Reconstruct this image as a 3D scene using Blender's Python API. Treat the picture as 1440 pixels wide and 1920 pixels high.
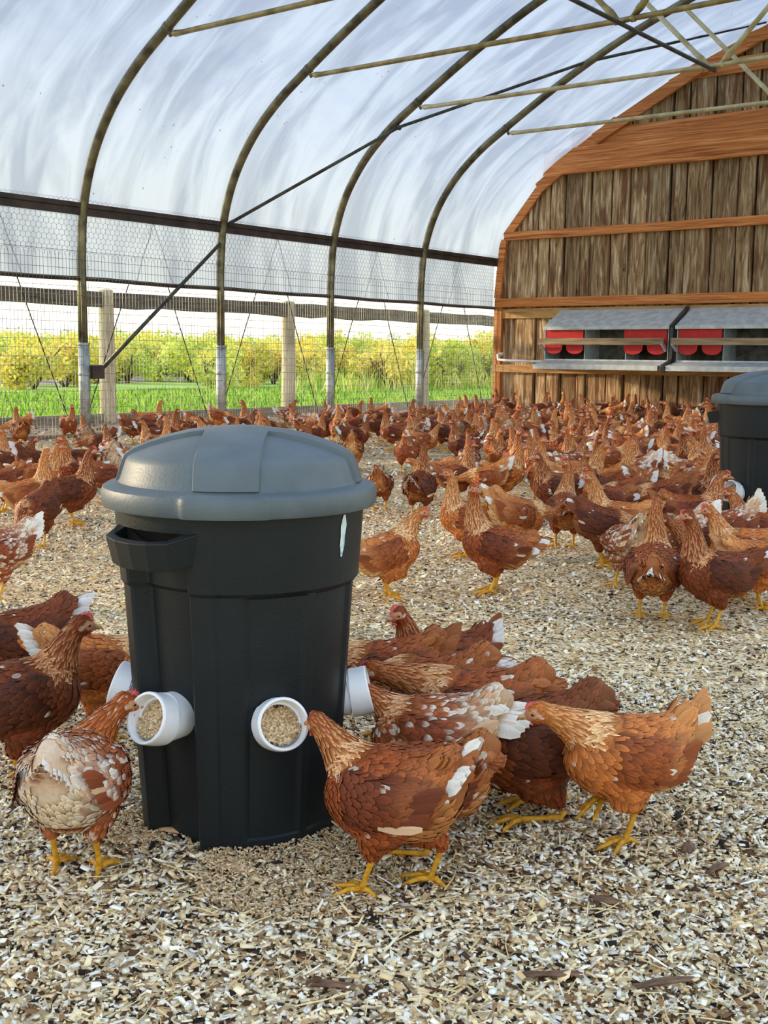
import bpy, math, random
import numpy as np
from mathutils import Vector, Matrix, Quaternion
from mathutils.bvhtree import BVHTree

for o in list(bpy.data.objects):
    bpy.data.objects.remove(o, do_unlink=True)
SC = bpy.context.scene
COL = SC.collection
RNG = random.Random(7)
NP = np.random.default_rng(11)
PI = math.pi

# ------------------------------------------------------------------ camera
CAM_POS = Vector((0.0, 0.0, 1.0))
F_PX = 2160.0
_yc = np.array([2445 - 720, 687 - 960, F_PX]); _yc /= np.linalg.norm(_yc)
_xc = -np.array([-2040 - 720, 639 - 960, F_PX]); _xc -= (_xc @ _yc) * _yc; _xc /= np.linalg.norm(_xc)
RW = np.array([_xc, _yc, np.cross(_xc, _yc)])          # rows: world axes in camera axes (x right, y down, z ahead)
cam_data = bpy.data.cameras.new('camera')
cam = bpy.data.objects.new('camera', cam_data); COL.objects.link(cam)
cam_data.sensor_fit = 'VERTICAL'; cam_data.sensor_height = 36.0; cam_data.sensor_width = 27.0
cam_data.lens = 36.0 * F_PX / 1920.0
cam_data.clip_end = 900
_m = Matrix(((RW[0, 0], -RW[0, 1], -RW[0, 2]), (RW[1, 0], -RW[1, 1], -RW[1, 2]), (RW[2, 0], -RW[2, 1], -RW[2, 2]))).to_4x4()
_m.translation = CAM_POS
cam.matrix_world = _m
SC.camera = cam

# ------------------------------------------------------------------ sky, sun, exposure
SUN_DIR = Vector((-0.92, -0.28, 0.195)).normalized()   # towards the sun
world = bpy.data.worlds.new('sky_world'); SC.world = world; world.use_nodes = True
wn = world.node_tree; wn.nodes.clear()
w_out = wn.nodes.new('ShaderNodeOutputWorld'); w_bg = wn.nodes.new('ShaderNodeBackground')
w_tc = wn.nodes.new('ShaderNodeTexCoord'); w_sep = wn.nodes.new('ShaderNodeSeparateXYZ'); w_cr = wn.nodes.new('ShaderNodeValToRGB')
wn.links.new(w_tc.outputs['Generated'], w_sep.inputs[0]); wn.links.new(w_sep.outputs['Z'], w_cr.inputs[0])
wn.links.new(w_cr.outputs[0], w_bg.inputs[0]); wn.links.new(w_bg.outputs[0], w_out.inputs[0])
_e = w_cr.color_ramp.elements
_e[0].position = 0.0; _e[0].color = (1.0, 0.93, 0.80, 1)
_e[1].position = 1.0; _e[1].color = (0.58, 0.74, 1.0, 1)
for _p, _c in ((0.06, (1.0, 0.96, 0.88)), (0.25, (0.86, 0.93, 1.0)), (0.55, (0.62, 0.79, 1.0))):
    _x = _e.new(_p); _x.color = (*_c, 1)
w_bg.inputs[1].default_value = 0.98
sun_data = bpy.data.lights.new('sun', 'SUN'); sun = bpy.data.objects.new('sun', sun_data); COL.objects.link(sun)
sun_data.energy = 3.6; sun_data.angle = math.radians(3.0); sun_data.color = (1.0, 0.78, 0.50)
sun.rotation_euler = SUN_DIR.to_track_quat('Z', 'Y').to_euler()
SC.view_settings.view_transform = 'Standard'; SC.view_settings.look = 'None'
SC.view_settings.gamma = 1.0; SC.view_settings.use_curve_mapping = False
SC.view_settings.exposure = 0.88
SC.cycles.max_bounces = 8; SC.cycles.diffuse_bounces = 5; SC.cycles.transmission_bounces = 4
SC.cycles.transparent_max_bounces = 12; SC.cycles.caustics_reflective = False; SC.cycles.caustics_refractive = False

# ------------------------------------------------------------------ helpers
def ray(u, v):
    return Vector(RW @ np.array([u - 720.0, v - 960.0, F_PX]))
def at(u, v, z=0.0):
    d = ray(u, v); t = (z - CAM_POS.z) / d.z
    return CAM_POS + d * t
def on_y(u, v, y):
    d = ray(u, v); return CAM_POS + d * (y / d.y)
def on_x(u, v, x):
    d = ray(u, v); return CAM_POS + d * (x / d.x)

BIN2 = Vector((-1.97, 5.50, 0))
def gh(x, y):
    """height of the litter"""
    a = 0.105 * math.exp(-((x - BIN2.x) ** 2 + (y - BIN2.y) ** 2) / 0.9)
    return a
def gh_np(x, y):
    return 0.105 * np.exp(-((x - BIN2.x) ** 2 + (y - BIN2.y) ** 2) / 0.9)

def lin(c):
    out = []
    for v in c[:3]:
        v = v / 255.0
        out.append(v / 12.92 if v <= 0.04045 else ((v + 0.055) / 1.055) ** 2.4)
    return np.array(out)
def lin4(c):
    return (*[float(x) for x in lin(c)], 1.0)

def tag(o, label=None, cat=None, group=None, kind=None):
    if label: o['label'] = label
    if cat: o['category'] = cat
    if group: o['group'] = group
    if kind: o['kind'] = kind
    return o
def empty(name, loc=(0, 0, 0), rz=0.0):
    o = bpy.data.objects.new(name, None); COL.objects.link(o)
    o.location = loc; o.rotation_euler = (0, 0, rz); o.empty_display_size = 0.1
    return o
def link(name, mesh, parent=None, loc=None):
    o = bpy.data.objects.new(name, mesh); COL.objects.link(o)
    if parent is not None: o.parent = parent
    if loc is not None: o.location = loc
    return o

class MB:
    """collects shapes, then becomes one mesh"""
    def __init__(s): s.v = []; s.f = []; s.m = []; s.n = 0
    def add(s, v, f, m=0):
        v = [tuple(p) for p in v]
        s.v.extend(v); s.f.extend([tuple(i + s.n for i in q) for q in f]); s.m.extend([m] * len(f)); s.n += len(v)
        return s
    def box(s, lo, hi, m=0, rot=None, pivot=None):
        (a, b, c), (d, e, f) = lo, hi
        v = [Vector(p) for p in ((a, b, c), (d, b, c), (d, e, c), (a, e, c), (a, b, f), (d, b, f), (d, e, f), (a, e, f))]
        if rot is not None:
            pv = Vector(pivot) if pivot is not None else (Vector(lo) + Vector(hi)) / 2
            v = [pv + rot @ (p - pv) for p in v]
        return s.add(v, [(0, 3, 2, 1), (4, 5, 6, 7), (0, 1, 5, 4), (1, 2, 6, 5), (2, 3, 7, 6), (3, 0, 4, 7)], m)
    def beam(s, p, q, w, h, up=(0, 0, 1), m=0):
        """rectangular bar from p to q, w across, h along up"""
        p = Vector(p); q = Vector(q); t = (q - p).normalized(); u = Vector(up)
        sd = t.cross(u).normalized(); u = sd.cross(t).normalized()
        v = [c + sd * (a * w / 2) + u * (b * h / 2) for c in (p, q) for a, b in ((-1, -1), (1, -1), (1, 1), (-1, 1))]
        return s.add(v, [(0, 1, 2, 3), (7, 6, 5, 4), (0, 4, 5, 1), (1, 5, 6, 2), (2, 6, 7, 3), (3, 7, 4, 0)], m)
    def tube(s, pts, r, n=10, m=0, caps=True):
        pts = [Vector(p) for p in pts]; k = len(pts)
        rr = r if hasattr(r, '__len__') else [r] * k
        tan = []
        for i in range(k):
            tan.append((pts[min(i + 1, k - 1)] - pts[max(i - 1, 0)]).normalized())
        ref = Vector((0, 0, 1)) if abs(tan[0].z) < 0.9 else Vector((1, 0, 0))
        sd = tan[0].cross(ref).normalized()
        V = []
        for i in range(k):
            sd = (sd - tan[i] * sd.dot(tan[i])).normalized(); up = sd.cross(tan[i])
            for j in range(n):
                a = 2 * PI * j / n
                V.append(pts[i] + (sd * math.cos(a) + up * math.sin(a)) * rr[i])
        F = []
        for i in range(k - 1):
            for j in range(n):
                a, b = i * n + j, i * n + (j + 1) % n
                F.append((a, b, b + n, a + n))
        if caps:
            F.append(tuple(range(n))[::-1]); F.append(tuple((k - 1) * n + j for j in range(n)))
        return s.add(V, F, m)
    def lathe(s, prof, n=32, c=(0, 0, 0), m=0, fr=None):
        """prof: list of (r, z); fr(angle, r, z)->r optional"""
        V = []; F = []
        for r, z in prof:
            for j in range(n):
                a = 2 * PI * j / n
                q = fr(a, r, z) if fr else r
                V.append((c[0] + q * math.cos(a), c[1] + q * math.sin(a), c[2] + z))
        for i in range(len(prof) - 1):
            for j in range(n):
                a, b = i * n + j, i * n + (j + 1) % n
                F.append((a, b, b + n, a + n))
        return s.add(V, F, m)
    def build(s, name, mat, parent=None, smooth=False, loc=None, bevel=0.0):
        me = bpy.data.meshes.new(name); me.from_pydata(s.v, [], s.f)
        for mm in (mat if isinstance(mat, (list, tuple)) else [mat]): me.materials.append(mm)
        if any(s.m): me.polygons.foreach_set('material_index', s.m)
        if smooth: me.polygons.foreach_set('use_smooth', [True] * len(me.polygons))
        me.update()
        o = link(name, me, parent, loc)
        if bevel > 0:
            b = o.modifiers.new('bevel', 'BEVEL'); b.width = bevel; b.segments = 2; b.limit_method = 'ANGLE'
        if smooth == 'auto':
            try: me.set_sharp_from_angle(angle=math.radians(35))
            except Exception: pass
        return o

def np_mesh(name, V, quads, mat, cols=None, smooth=False):
    """numpy arrays to mesh; quads (k,4) or (k,3)"""
    me = bpy.data.meshes.new(name)
    V = np.asarray(V, dtype=np.float32); Q = np.asarray(quads, dtype=np.int32)
    w = Q.shape[1]
    me.vertices.add(len(V)); me.vertices.foreach_set('co', V.ravel())
    me.loops.add(Q.size); me.loops.foreach_set('vertex_index', Q.ravel())
    me.polygons.add(len(Q)); me.polygons.foreach_set('loop_start', np.arange(0, Q.size, w, dtype=np.int32))
    if cols is not None:
        ca = me.color_attributes.new('Col', 'FLOAT_COLOR', 'POINT')
        c4 = np.ones((len(V), 4), dtype=np.float32); c4[:, :3] = cols
        ca.data.foreach_set('color', c4.ravel())
    me.update(calc_edges=True)
    if smooth: me.polygons.foreach_set('use_smooth', np.ones(len(Q), dtype=bool))
    me.materials.append(mat)
    return me

# ------------------------------------------------------------------ materials
def new_mat(name):
    m = bpy.data.materials.new(name); m.use_nodes = True
    nt = m.node_tree; nt.nodes.clear()
    out = nt.nodes.new('ShaderNodeOutputMaterial'); b = nt.nodes.new('ShaderNodeBsdfPrincipled')
    nt.links.new(b.outputs[0], out.inputs[0])
    return m, nt, b, out
def noise_mat(name, c1, c2, scale=8, rough=0.6, metal=0.0, bump=0.1, stretch=(1, 1, 1), c3=None, detail=4, spec=0.5, lo=0.35, hi=0.65, bscale=None):
    m, nt, b, out = new_mat(name)
    tc = nt.nodes.new('ShaderNodeTexCoord'); mp = nt.nodes.new('ShaderNodeMapping'); mp.inputs['Scale'].default_value = stretch
    nz = nt.nodes.new('ShaderNodeTexNoise'); nz.inputs['Scale'].default_value = scale; nz.inputs['Detail'].default_value = detail
    cr = nt.nodes.new('ShaderNodeValToRGB'); e = cr.color_ramp.elements
    e[0].position = lo; e[0].color = lin4(c1); e[1].position = hi; e[1].color = lin4(c2)
    if c3 is not None:
        x = e.new(min(0.98, hi + 0.12)); x.color = lin4(c3)
    nt.links.new(tc.outputs['Object'], mp.inputs[0]); nt.links.new(mp.outputs[0], nz.inputs['Vector'])
    nt.links.new(nz.outputs[0], cr.inputs[0]); nt.links.new(cr.outputs[0], b.inputs['Base Color'])
    b.inputs['Roughness'].default_value = rough; b.inputs['Metallic'].default_value = metal
    b.inputs['Specular IOR Level'].default_value = spec
    if bump:
        bp = nt.nodes.new('ShaderNodeBump'); bp.inputs['Strength'].default_value = bump; bp.inputs['Distance'].default_value = 0.01
        if bscale:
            n2 = nt.nodes.new('ShaderNodeTexNoise'); n2.inputs['Scale'].default_value = bscale; n2.inputs['Detail'].default_value = 3
            nt.links.new(mp.outputs[0], n2.inputs['Vector']); nt.links.new(n2.outputs[0], bp.inputs['Height'])
        else:
            nt.links.new(nz.outputs[0], bp.inputs['Height'])
        nt.links.new(bp.outputs[0], b.inputs['Normal'])
    return m
def attr_mat(name, rough=0.7, spec=0.3, bump=0.0, bscale=60, tint=False, sheen=0.0, transl=0.0):
    m, nt, b, out = new_mat(name)
    at_ = nt.nodes.new('ShaderNodeAttribute'); at_.attribute_name = 'Col'
    src = at_.outputs['Color']
    if tint:
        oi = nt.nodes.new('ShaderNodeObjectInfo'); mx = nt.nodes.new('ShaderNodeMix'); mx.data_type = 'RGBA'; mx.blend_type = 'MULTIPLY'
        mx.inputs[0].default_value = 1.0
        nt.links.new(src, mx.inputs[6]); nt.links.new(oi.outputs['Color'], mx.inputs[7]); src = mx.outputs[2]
    nt.links.new(src, b.inputs['Base Color'])
    b.inputs['Roughness'].default_value = rough; b.inputs['Specular IOR Level'].default_value = spec
    if sheen:
        b.inputs['Sheen Weight'].default_value = sheen
    if bump:
        tc = nt.nodes.new('ShaderNodeTexCoord'); nz = nt.nodes.new('ShaderNodeTexNoise'); nz.inputs['Scale'].default_value = bscale
        nz.inputs['Detail'].default_value = 3
        bp = nt.nodes.new('ShaderNodeBump'); bp.inputs['Strength'].default_value = bump; bp.inputs['Distance'].default_value = 0.004
        nt.links.new(tc.outputs['Object'], nz.inputs['Vector']); nt.links.new(nz.outputs[0], bp.inputs['Height']); nt.links.new(bp.outputs[0], b.inputs['Normal'])
    if transl:
        tr = nt.nodes.new('ShaderNodeBsdfTranslucent'); ms = nt.nodes.new('ShaderNodeMixShader'); ms.inputs[0].default_value = transl
        nt.links.new(src, tr.inputs[0]); nt.links.new(b.outputs[0], ms.inputs[1]); nt.links.new(tr.outputs[0], ms.inputs[2])
        nt.links.new(ms.outputs[0], out.inputs[0])
    return m

def wood_mat(name, c1, c2, c3, stretch, scale=3.0, bump=0.5, rough=0.75, vary=0.35, stain=None):
    """long grained wood, tone varied per object"""
    m, nt, b, out = new_mat(name)
    tc = nt.nodes.new('ShaderNodeTexCoord'); mp = nt.nodes.new('ShaderNodeMapping'); mp.inputs['Scale'].default_value = stretch
    oi = nt.nodes.new('ShaderNodeObjectInfo')
    mul = nt.nodes.new('ShaderNodeVectorMath'); mul.operation = 'SCALE'; mul.inputs[0].default_value = (37.0, 19.0, 53.0)
    add = nt.nodes.new('ShaderNodeVectorMath'); add.operation = 'ADD'
    nt.links.new(oi.outputs['Random'], mul.inputs['Scale']); nt.links.new(tc.outputs['Object'], mp.inputs[0])
    nt.links.new(mp.outputs[0], add.inputs[0]); nt.links.new(mul.outputs[0], add.inputs[1])
    nz = nt.nodes.new('ShaderNodeTexNoise'); nz.inputs['Scale'].default_value = scale; nz.inputs['Detail'].default_value = 7
    nz.inputs['Roughness'].default_value = 0.65; nz.inputs['Distortion'].default_value = 1.2
    nt.links.new(add.outputs[0], nz.inputs['Vector'])
    cr = nt.nodes.new('ShaderNodeValToRGB'); e = cr.color_ramp.elements
    e[0].position = 0.30; e[0].color = lin4(c1); e[1].position = 0.52; e[1].color = lin4(c2)
    x = e.new(0.72); x.color = lin4(c3)
    nt.links.new(nz.outputs[0], cr.inputs[0])
    hv = nt.nodes.new('ShaderNodeHueSaturation')
    mr = nt.nodes.new('ShaderNodeMapRange'); mr.inputs['To Min'].default_value = 1 - vary; mr.inputs['To Max'].default_value = 1 + vary * 0.7
    nt.links.new(oi.outputs['Random'], mr.inputs['Value']); nt.links.new(mr.outputs[0], hv.inputs['Value']); nt.links.new(cr.outputs[0], hv.inputs['Color'])
    fin = hv.outputs[0]
    if stain:
        n2 = nt.nodes.new('ShaderNodeTexNoise'); n2.inputs['Scale'].default_value = .9; n2.inputs['Detail'].default_value = 4; n2.inputs['Distortion'].default_value = .6
        nt.links.new(add.outputs[0], n2.inputs['Vector'])
        mr2 = nt.nodes.new('ShaderNodeMapRange'); mr2.inputs['From Min'].default_value = .54; mr2.inputs['From Max'].default_value = .62; mr2.inputs['To Max'].default_value = .75
        nt.links.new(n2.outputs[0], mr2.inputs['Value'])
        mx = nt.nodes.new('ShaderNodeMix'); mx.data_type = 'RGBA'; nt.links.new(mr2.outputs[0], mx.inputs[0]); nt.links.new(hv.outputs[0], mx.inputs[6]); mx.inputs[7].default_value = lin4(stain)
        fin = mx.outputs[2]
    nt.links.new(fin, b.inputs['Base Color'])
    b.inputs['Roughness'].default_value = rough; b.inputs['Specular IOR Level'].default_value = 0.25
    bp = nt.nodes.new('ShaderNodeBump'); bp.inputs['Strength'].default_value = bump; bp.inputs['Distance'].default_value = 0.02
    nt.links.new(nz.outputs[0], bp.inputs['Height']); nt.links.new(bp.outputs[0], b.inputs['Normal'])
    return m

def film_mat():
    m, nt, b, out = new_mat('film')
    nt.nodes.remove(b)
    tc = nt.nodes.new('ShaderNodeTexCoord')
    sep = nt.nodes.new('ShaderNodeSeparateXYZ'); nt.links.new(tc.outputs['UV'], sep.inputs[0])
    mp = nt.nodes.new('ShaderNodeMapping'); mp.inputs['Scale'].default_value = (1.0, 0.22, 1.0); mp.inputs['Rotation'].default_value = (0, 0, math.radians(35))
    nt.links.new(tc.outputs['UV'], mp.inputs[0])
    nz = nt.nodes.new('ShaderNodeTexNoise'); nz.inputs['Scale'].default_value = 2.6; nz.inputs['Detail'].default_value = 5; nz.inputs['Distortion'].default_value = 0.8
    nt.links.new(mp.outputs[0], nz.inputs['Vector'])
    cr = nt.nodes.new('ShaderNodeValToRGB'); e = cr.color_ramp.elements
    e[0].position = 0.36; e[0].color = lin4((124, 138, 160)); e[1].position = 0.62; e[1].color = lin4((154, 168, 188))
    nt.links.new(nz.outputs[0], cr.inputs[0])
    # dirt specks
    vo = nt.nodes.new('ShaderNodeTexVoronoi'); vo.inputs['Scale'].default_value = 7.0
    nt.links.new(tc.outputs['UV'], vo.inputs['Vector'])
    n3 = nt.nodes.new('ShaderNodeTexNoise'); n3.inputs['Scale'].default_value = 1.3; nt.links.new(tc.outputs['UV'], n3.inputs['Vector'])
    th = nt.nodes.new('ShaderNodeMapRange'); th.inputs['From Min'].default_value = 0.45; th.inputs['From Max'].default_value = 0.75
    th.inputs['To Min'].default_value = 0.0; th.inputs['To Max'].default_value = 0.13
    nt.links.new(n3.outputs[0], th.inputs['Value'])
    lt = nt.nodes.new('ShaderNodeMath'); lt.operation = 'LESS_THAN'; nt.links.new(vo.outputs['Distance'], lt.inputs[0]); nt.links.new(th.outputs[0], lt.inputs[1])
    mx = nt.nodes.new('ShaderNodeMix'); mx.data_type = 'RGBA'; nt.links.new(lt.outputs[0], mx.inputs[0]); nt.links.new(cr.outputs[0], mx.inputs[6])
    mx.inputs[7].default_value = lin4((96, 98, 102))
    bp = nt.nodes.new('ShaderNodeBump'); bp.inputs['Strength'].default_value = 0.8; bp.inputs['Distance'].default_value = 0.06
    nt.links.new(nz.outputs[0], bp.inputs['Height'])
    tr = nt.nodes.new('ShaderNodeBsdfTranslucent'); df = nt.nodes.new('ShaderNodeBsdfDiffuse'); gl = nt.nodes.new('ShaderNodeBsdfGlossy')
    gl.inputs['Roughness'].default_value = 0.35
    for s in (tr, df): nt.links.new(mx.outputs[2], s.inputs[0])
    for s in (tr, df, gl): nt.links.new(bp.outputs[0], s.inputs['Normal'])
    a = nt.nodes.new('ShaderNodeMixShader'); a.inputs[0].default_value = 0.22
    nt.links.new(tr.outputs[0], a.inputs[1]); nt.links.new(df.outputs[0], a.inputs[2])
    c = nt.nodes.new('ShaderNodeMixShader'); c.inputs[0].default_value = 0.05
    nt.links.new(a.outputs[0], c.inputs[1]); nt.links.new(gl.outputs[0], c.inputs[2])
    tp = nt.nodes.new('ShaderNodeBsdfTransparent'); d = nt.nodes.new('ShaderNodeMixShader'); d.inputs[0].default_value = 0.06
    nt.links.new(c.outputs[0], d.inputs[1]); nt.links.new(tp.outputs[0], d.inputs[2])
    nt.links.new(d.outputs[0], out.inputs[0])
    return m

M = {}
M['film'] = film_mat()
M['steel'] = noise_mat('galvanised_tube', (84, 80, 66), (140, 132, 106), 6, 0.36, 0.7, 0.05, spec=0.5)
M['steel_pale'] = noise_mat('pale_tube', (176, 160, 118), (214, 200, 160), 6, 0.45, 0.45, 0.05)
M['steel_post'] = noise_mat('galvanised_post', (140, 146, 146), (186, 192, 190), 9, 0.5, 0.5, 0.08)
M['steel_dark'] = noise_mat('dark_tube', (52, 52, 48), (88, 88, 82), 8, 0.45, 0.5, 0.05)
M['rail'] = noise_mat('brown_rail', (46, 36, 33), (74, 60, 54), 5, 0.6, 0.1, 0.1)
M['wire'] = noise_mat('wire', (104, 102, 92), (176, 174, 158), 3, 0.45, 0.4, 0.0)
M['hexwire'] = noise_mat('hex_wire', (66, 66, 64), (112, 112, 106), 12, 0.5, 0.4, 0.0)
M['steel_sun_tint'] = noise_mat('sun_tinted_tube', (128, 112, 72), (186, 166, 116), 6, 0.4, 0.6, 0.05)  # galvanised tie pipes with the gold of the sun put into their colour
M['rope'] = noise_mat('rope', (40, 36, 34), (70, 64, 58), 40, 0.9, 0, 0)
M['plank'] = wood_mat('weathered_plank', (66, 44, 28), (182, 148, 108), (244, 226, 192), (7.0, 7.0, 0.7), 2.2, 0.9, 0.85, 0.34, (104, 58, 34))
M['orange_wood'] = wood_mat('orange_timber', (140, 72, 34), (208, 128, 68), (238, 172, 112), (0.4, 9.0, 11.0), 2.0, 0.3, 0.6, 0.12)
M['tan_wood'] = wood_mat('tan_timber', (150, 100, 56), (196, 150, 98), (220, 182, 130), (0.6, 5.0, 7.0), 2.0, 0.25, 0.7, 0.08)
M['orange_post'] = wood_mat('orange_post', (130, 70, 34), (184, 116, 60), (214, 152, 92), (6, 6, .6), 2.0, 0.25, 0.7, 0.08)
M['grey_wood'] = wood_mat('grey_fence_rail', (72, 64, 56), (118, 108, 96), (146, 136, 122), (5, 0.5, 6), 2.4, 0.5, 0.85, 0.1)
M['pale_post'] = wood_mat('pale_fence_post', (160, 142, 112), (212, 194, 162), (232, 218, 192), (6, 6, 0.6), 2.4, 0.4, 0.85, 0.08)
M['sill'] = wood_mat('sill_board', (112, 100, 82), (160, 146, 122), (184, 172, 148), (5, .5, 6), 2.4, 0.4, 0.85, 0.08)
M['backing'] = noise_mat('backing', (26, 20, 14), (44, 34, 24), 6, 0.9)
M['galv_sheet'] = noise_mat('galvanised_sheet', (176, 184, 184), (206, 212, 212), 9, 0.5, 0.25, 0.02)
M['red'] = noise_mat('red_plastic', (188, 18, 26), (206, 26, 34), 14, 0.4, 0, 0.02)
M['perch'] = wood_mat('perch_wood', (120, 100, 78), (164, 142, 112), (190, 170, 140), (.6, 5, 7), 2.5, .4, .8, .1)
M['pvc'] = noise_mat('white_pvc', (212, 214, 216), (236, 237, 238), 10, 0.35, 0, 0.02, lo=.3, hi=.5)
M['bin'] = noise_mat('dark_plastic', (15, 22, 25), (21, 29, 33), 5, 0.46, 0, 0.08, spec=0.35, bscale=160)
M['bin_lid'] = noise_mat('lid_plastic', (76, 86, 90), (94, 104, 108), 7, 0.5, 0, 0.08, spec=0.5, bscale=160)
M['sticker'] = noise_mat('torn_sticker', (150, 190, 200), (225, 235, 235), 60, 0.6, 0, 0, lo=.42, hi=.55)
M['pellet'] = attr_mat('feed_pellets', 0.8, 0.2)
M['chip'] = attr_mat('wood_chips', 0.85, 0.2)
M['grass'] = attr_mat('grass_blades', 0.7, 0.2, transl=0.35)
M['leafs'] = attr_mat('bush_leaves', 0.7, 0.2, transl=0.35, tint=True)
M['bark'] = noise_mat('bark', (70, 56, 44), (110, 94, 76), 20, 0.9, 0, 0.4)
M['feather'] = attr_mat('feather', 0.62, 0.25, 0.35, 260, tint=True, transl=0.0)
M['leg'] = noise_mat('yellow_leg', (196, 134, 20), (226, 170, 44), 90, 0.5, 0, 0.3, spec=0.4, bscale=300)
M['comb'] = noise_mat('red_comb', (192, 62, 58), (220, 104, 96), 120, 0.5, 0, 0.3)
M['beak'] = noise_mat('horn_beak', (140, 92, 52), (206, 168, 116), 60, 0.4, 0, 0)
M['iris'] = noise_mat('amber_iris', (176, 104, 40), (196, 124, 54), 60, 0.2, 0, 0)
M['pupil'] = noise_mat('black_pupil', (6, 6, 6), (12, 12, 12), 10, 0.1, 0, 0)
def ground_mat():
    m, nt, b, out = new_mat('litter_ground')
    tc = nt.nodes.new('ShaderNodeTexCoord')
    v1 = nt.nodes.new('ShaderNodeTexVoronoi'); v1.inputs['Scale'].default_value = 105.0; v1.inputs['Randomness'].default_value = 1.0
    nt.links.new(tc.outputs['Object'], v1.inputs['Vector'])
    sp = nt.nodes.new('ShaderNodeSeparateColor'); nt.links.new(v1.outputs['Color'], sp.inputs[0])
    cr = nt.nodes.new('ShaderNodeValToRGB'); e = cr.color_ramp.elements
    e[0].position = 0.0; e[0].color = lin4((88, 72, 56)); e[1].position = 1.0; e[1].color = lin4((252, 240, 214))
    for p, c in ((0.16, (92, 72, 54)), (0.3, (176, 148, 110)), (0.5, (222, 198, 156)), (0.75, (242, 222, 184))):
        x = e.new(p); x.color = lin4(c)
    nt.links.new(sp.outputs[0], cr.inputs[0])
    n2 = nt.nodes.new('ShaderNodeTexNoise'); n2.inputs['Scale'].default_value = 0.7; n2.inputs['Detail'].default_value = 4
    nt.links.new(tc.outputs['Object'], n2.inputs['Vector'])
    cr2 = nt.nodes.new('ShaderNodeValToRGB'); e = cr2.color_ramp.elements
    e[0].position = 0.38; e[0].color = (0.82, 0.77, 0.70, 1); e[1].position = 0.62; e[1].color = (1, 0.97, 0.9, 1)
    nt.links.new(n2.outputs[0], cr2.inputs[0])
    mx = nt.nodes.new('ShaderNodeMix'); mx.data_type = 'RGBA'; mx.blend_type = 'MULTIPLY'; mx.inputs[0].default_value = 1.0
    nt.links.new(cr.outputs[0], mx.inputs[6]); nt.links.new(cr2.outputs[0], mx.inputs[7])
    nt.links.new(mx.outputs[2], b.inputs['Base Color']); b.inputs['Roughness'].default_value = 0.95; b.inputs['Specular IOR Level'].default_value = 0.1
    bp = nt.nodes.new('ShaderNodeBump'); bp.inputs['Strength'].default_value = 0.9; bp.inputs['Distance'].default_value = 0.02
    nt.links.new(sp.outputs[1], bp.inputs['Height']); nt.links.new(bp.outputs[0], b.inputs['Normal'])
    return m
M['litter'] = ground_mat()
M['field'] = noise_mat('field_grass', (120, 160, 50), (166, 196, 80), 0.35, 0.9, 0, 0.3, detail=8, c3=(180, 180, 84))
M['gravel'] = noise_mat('gravel', (120, 108, 94), (176, 164, 146), 3.0, 0.95, 0, 0.3, detail=8)

# ------------------------------------------------------------------ setting: ground
HOOP_Y = [-5.04 + 2.24 * i for i in range(10)]            # -5.04 ... 15.12
HOOP_Y = [8.63 + 2.235 * i for i in range(-6, 4)]
END_Y = 17.56
XL, XR, XC = -11.4, 0.2, -5.6
# litter floor, a grid with gentle relief
gx = np.linspace(-11.5, 3.0, 120); gy = np.linspace(-7, END_Y + 0.3, 160)
X, Y = np.meshgrid(gx, gy)
Z = gh_np(X, Y) - 0.004
V = np.stack([X.ravel(), Y.ravel(), Z.ravel()], 1)
i, j = np.meshgrid(np.arange(159), np.arange(119), indexing='ij'); a = (i * 120 + j).ravel()
me = np_mesh('floor', V, np.stack([a, a + 1, a + 121, a + 120], 1), M['litter'], smooth=True)
o = link('floor', me); tag(o, 'trodden bedding of wood chips, straw and spilled feed', 'floor', kind='structure')
mb = MB(); mb.add([(-400, -150, -0.03), (60, -150, -0.03), (60, 500, -0.03), (-400, 500, -0.03)], [(0, 1, 2, 3)])
tag(mb.build('field_ground', M['field']), 'green and yellow meadow beyond the fence', 'field', kind='structure')
mb = MB(); p = [at(-700, 752), at(-700, 716), at(460, 703.5), at(460, 711)]
p = [at(-500, 728), at(-500, 697), at(150, 698), at(480, 701), at(480, 708), at(150, 719)]
mb.add([(q.x, q.y, -0.02) for q in p], [(0, 1, 2, 3, 4, 5)][::1])
tag(mb.build('path', M['gravel']), 'grey gravel track across the meadow', 'path', kind='structure')

mb = MB(); mb.add([(-13.82, -7, -.006), (-11.48, -7, -.006), (-11.48, 27, -.006), (-13.82, 27, -.006)], [(0, 1, 2, 3)])
tag(mb.build('ground_strip', noise_mat('leaf_mould', (70, 54, 40), (150, 124, 94), 26, .95, 0, .6, detail=6)), 'strip of brown dead leaves between wire and fence', 'ground', kind='structure')
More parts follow.
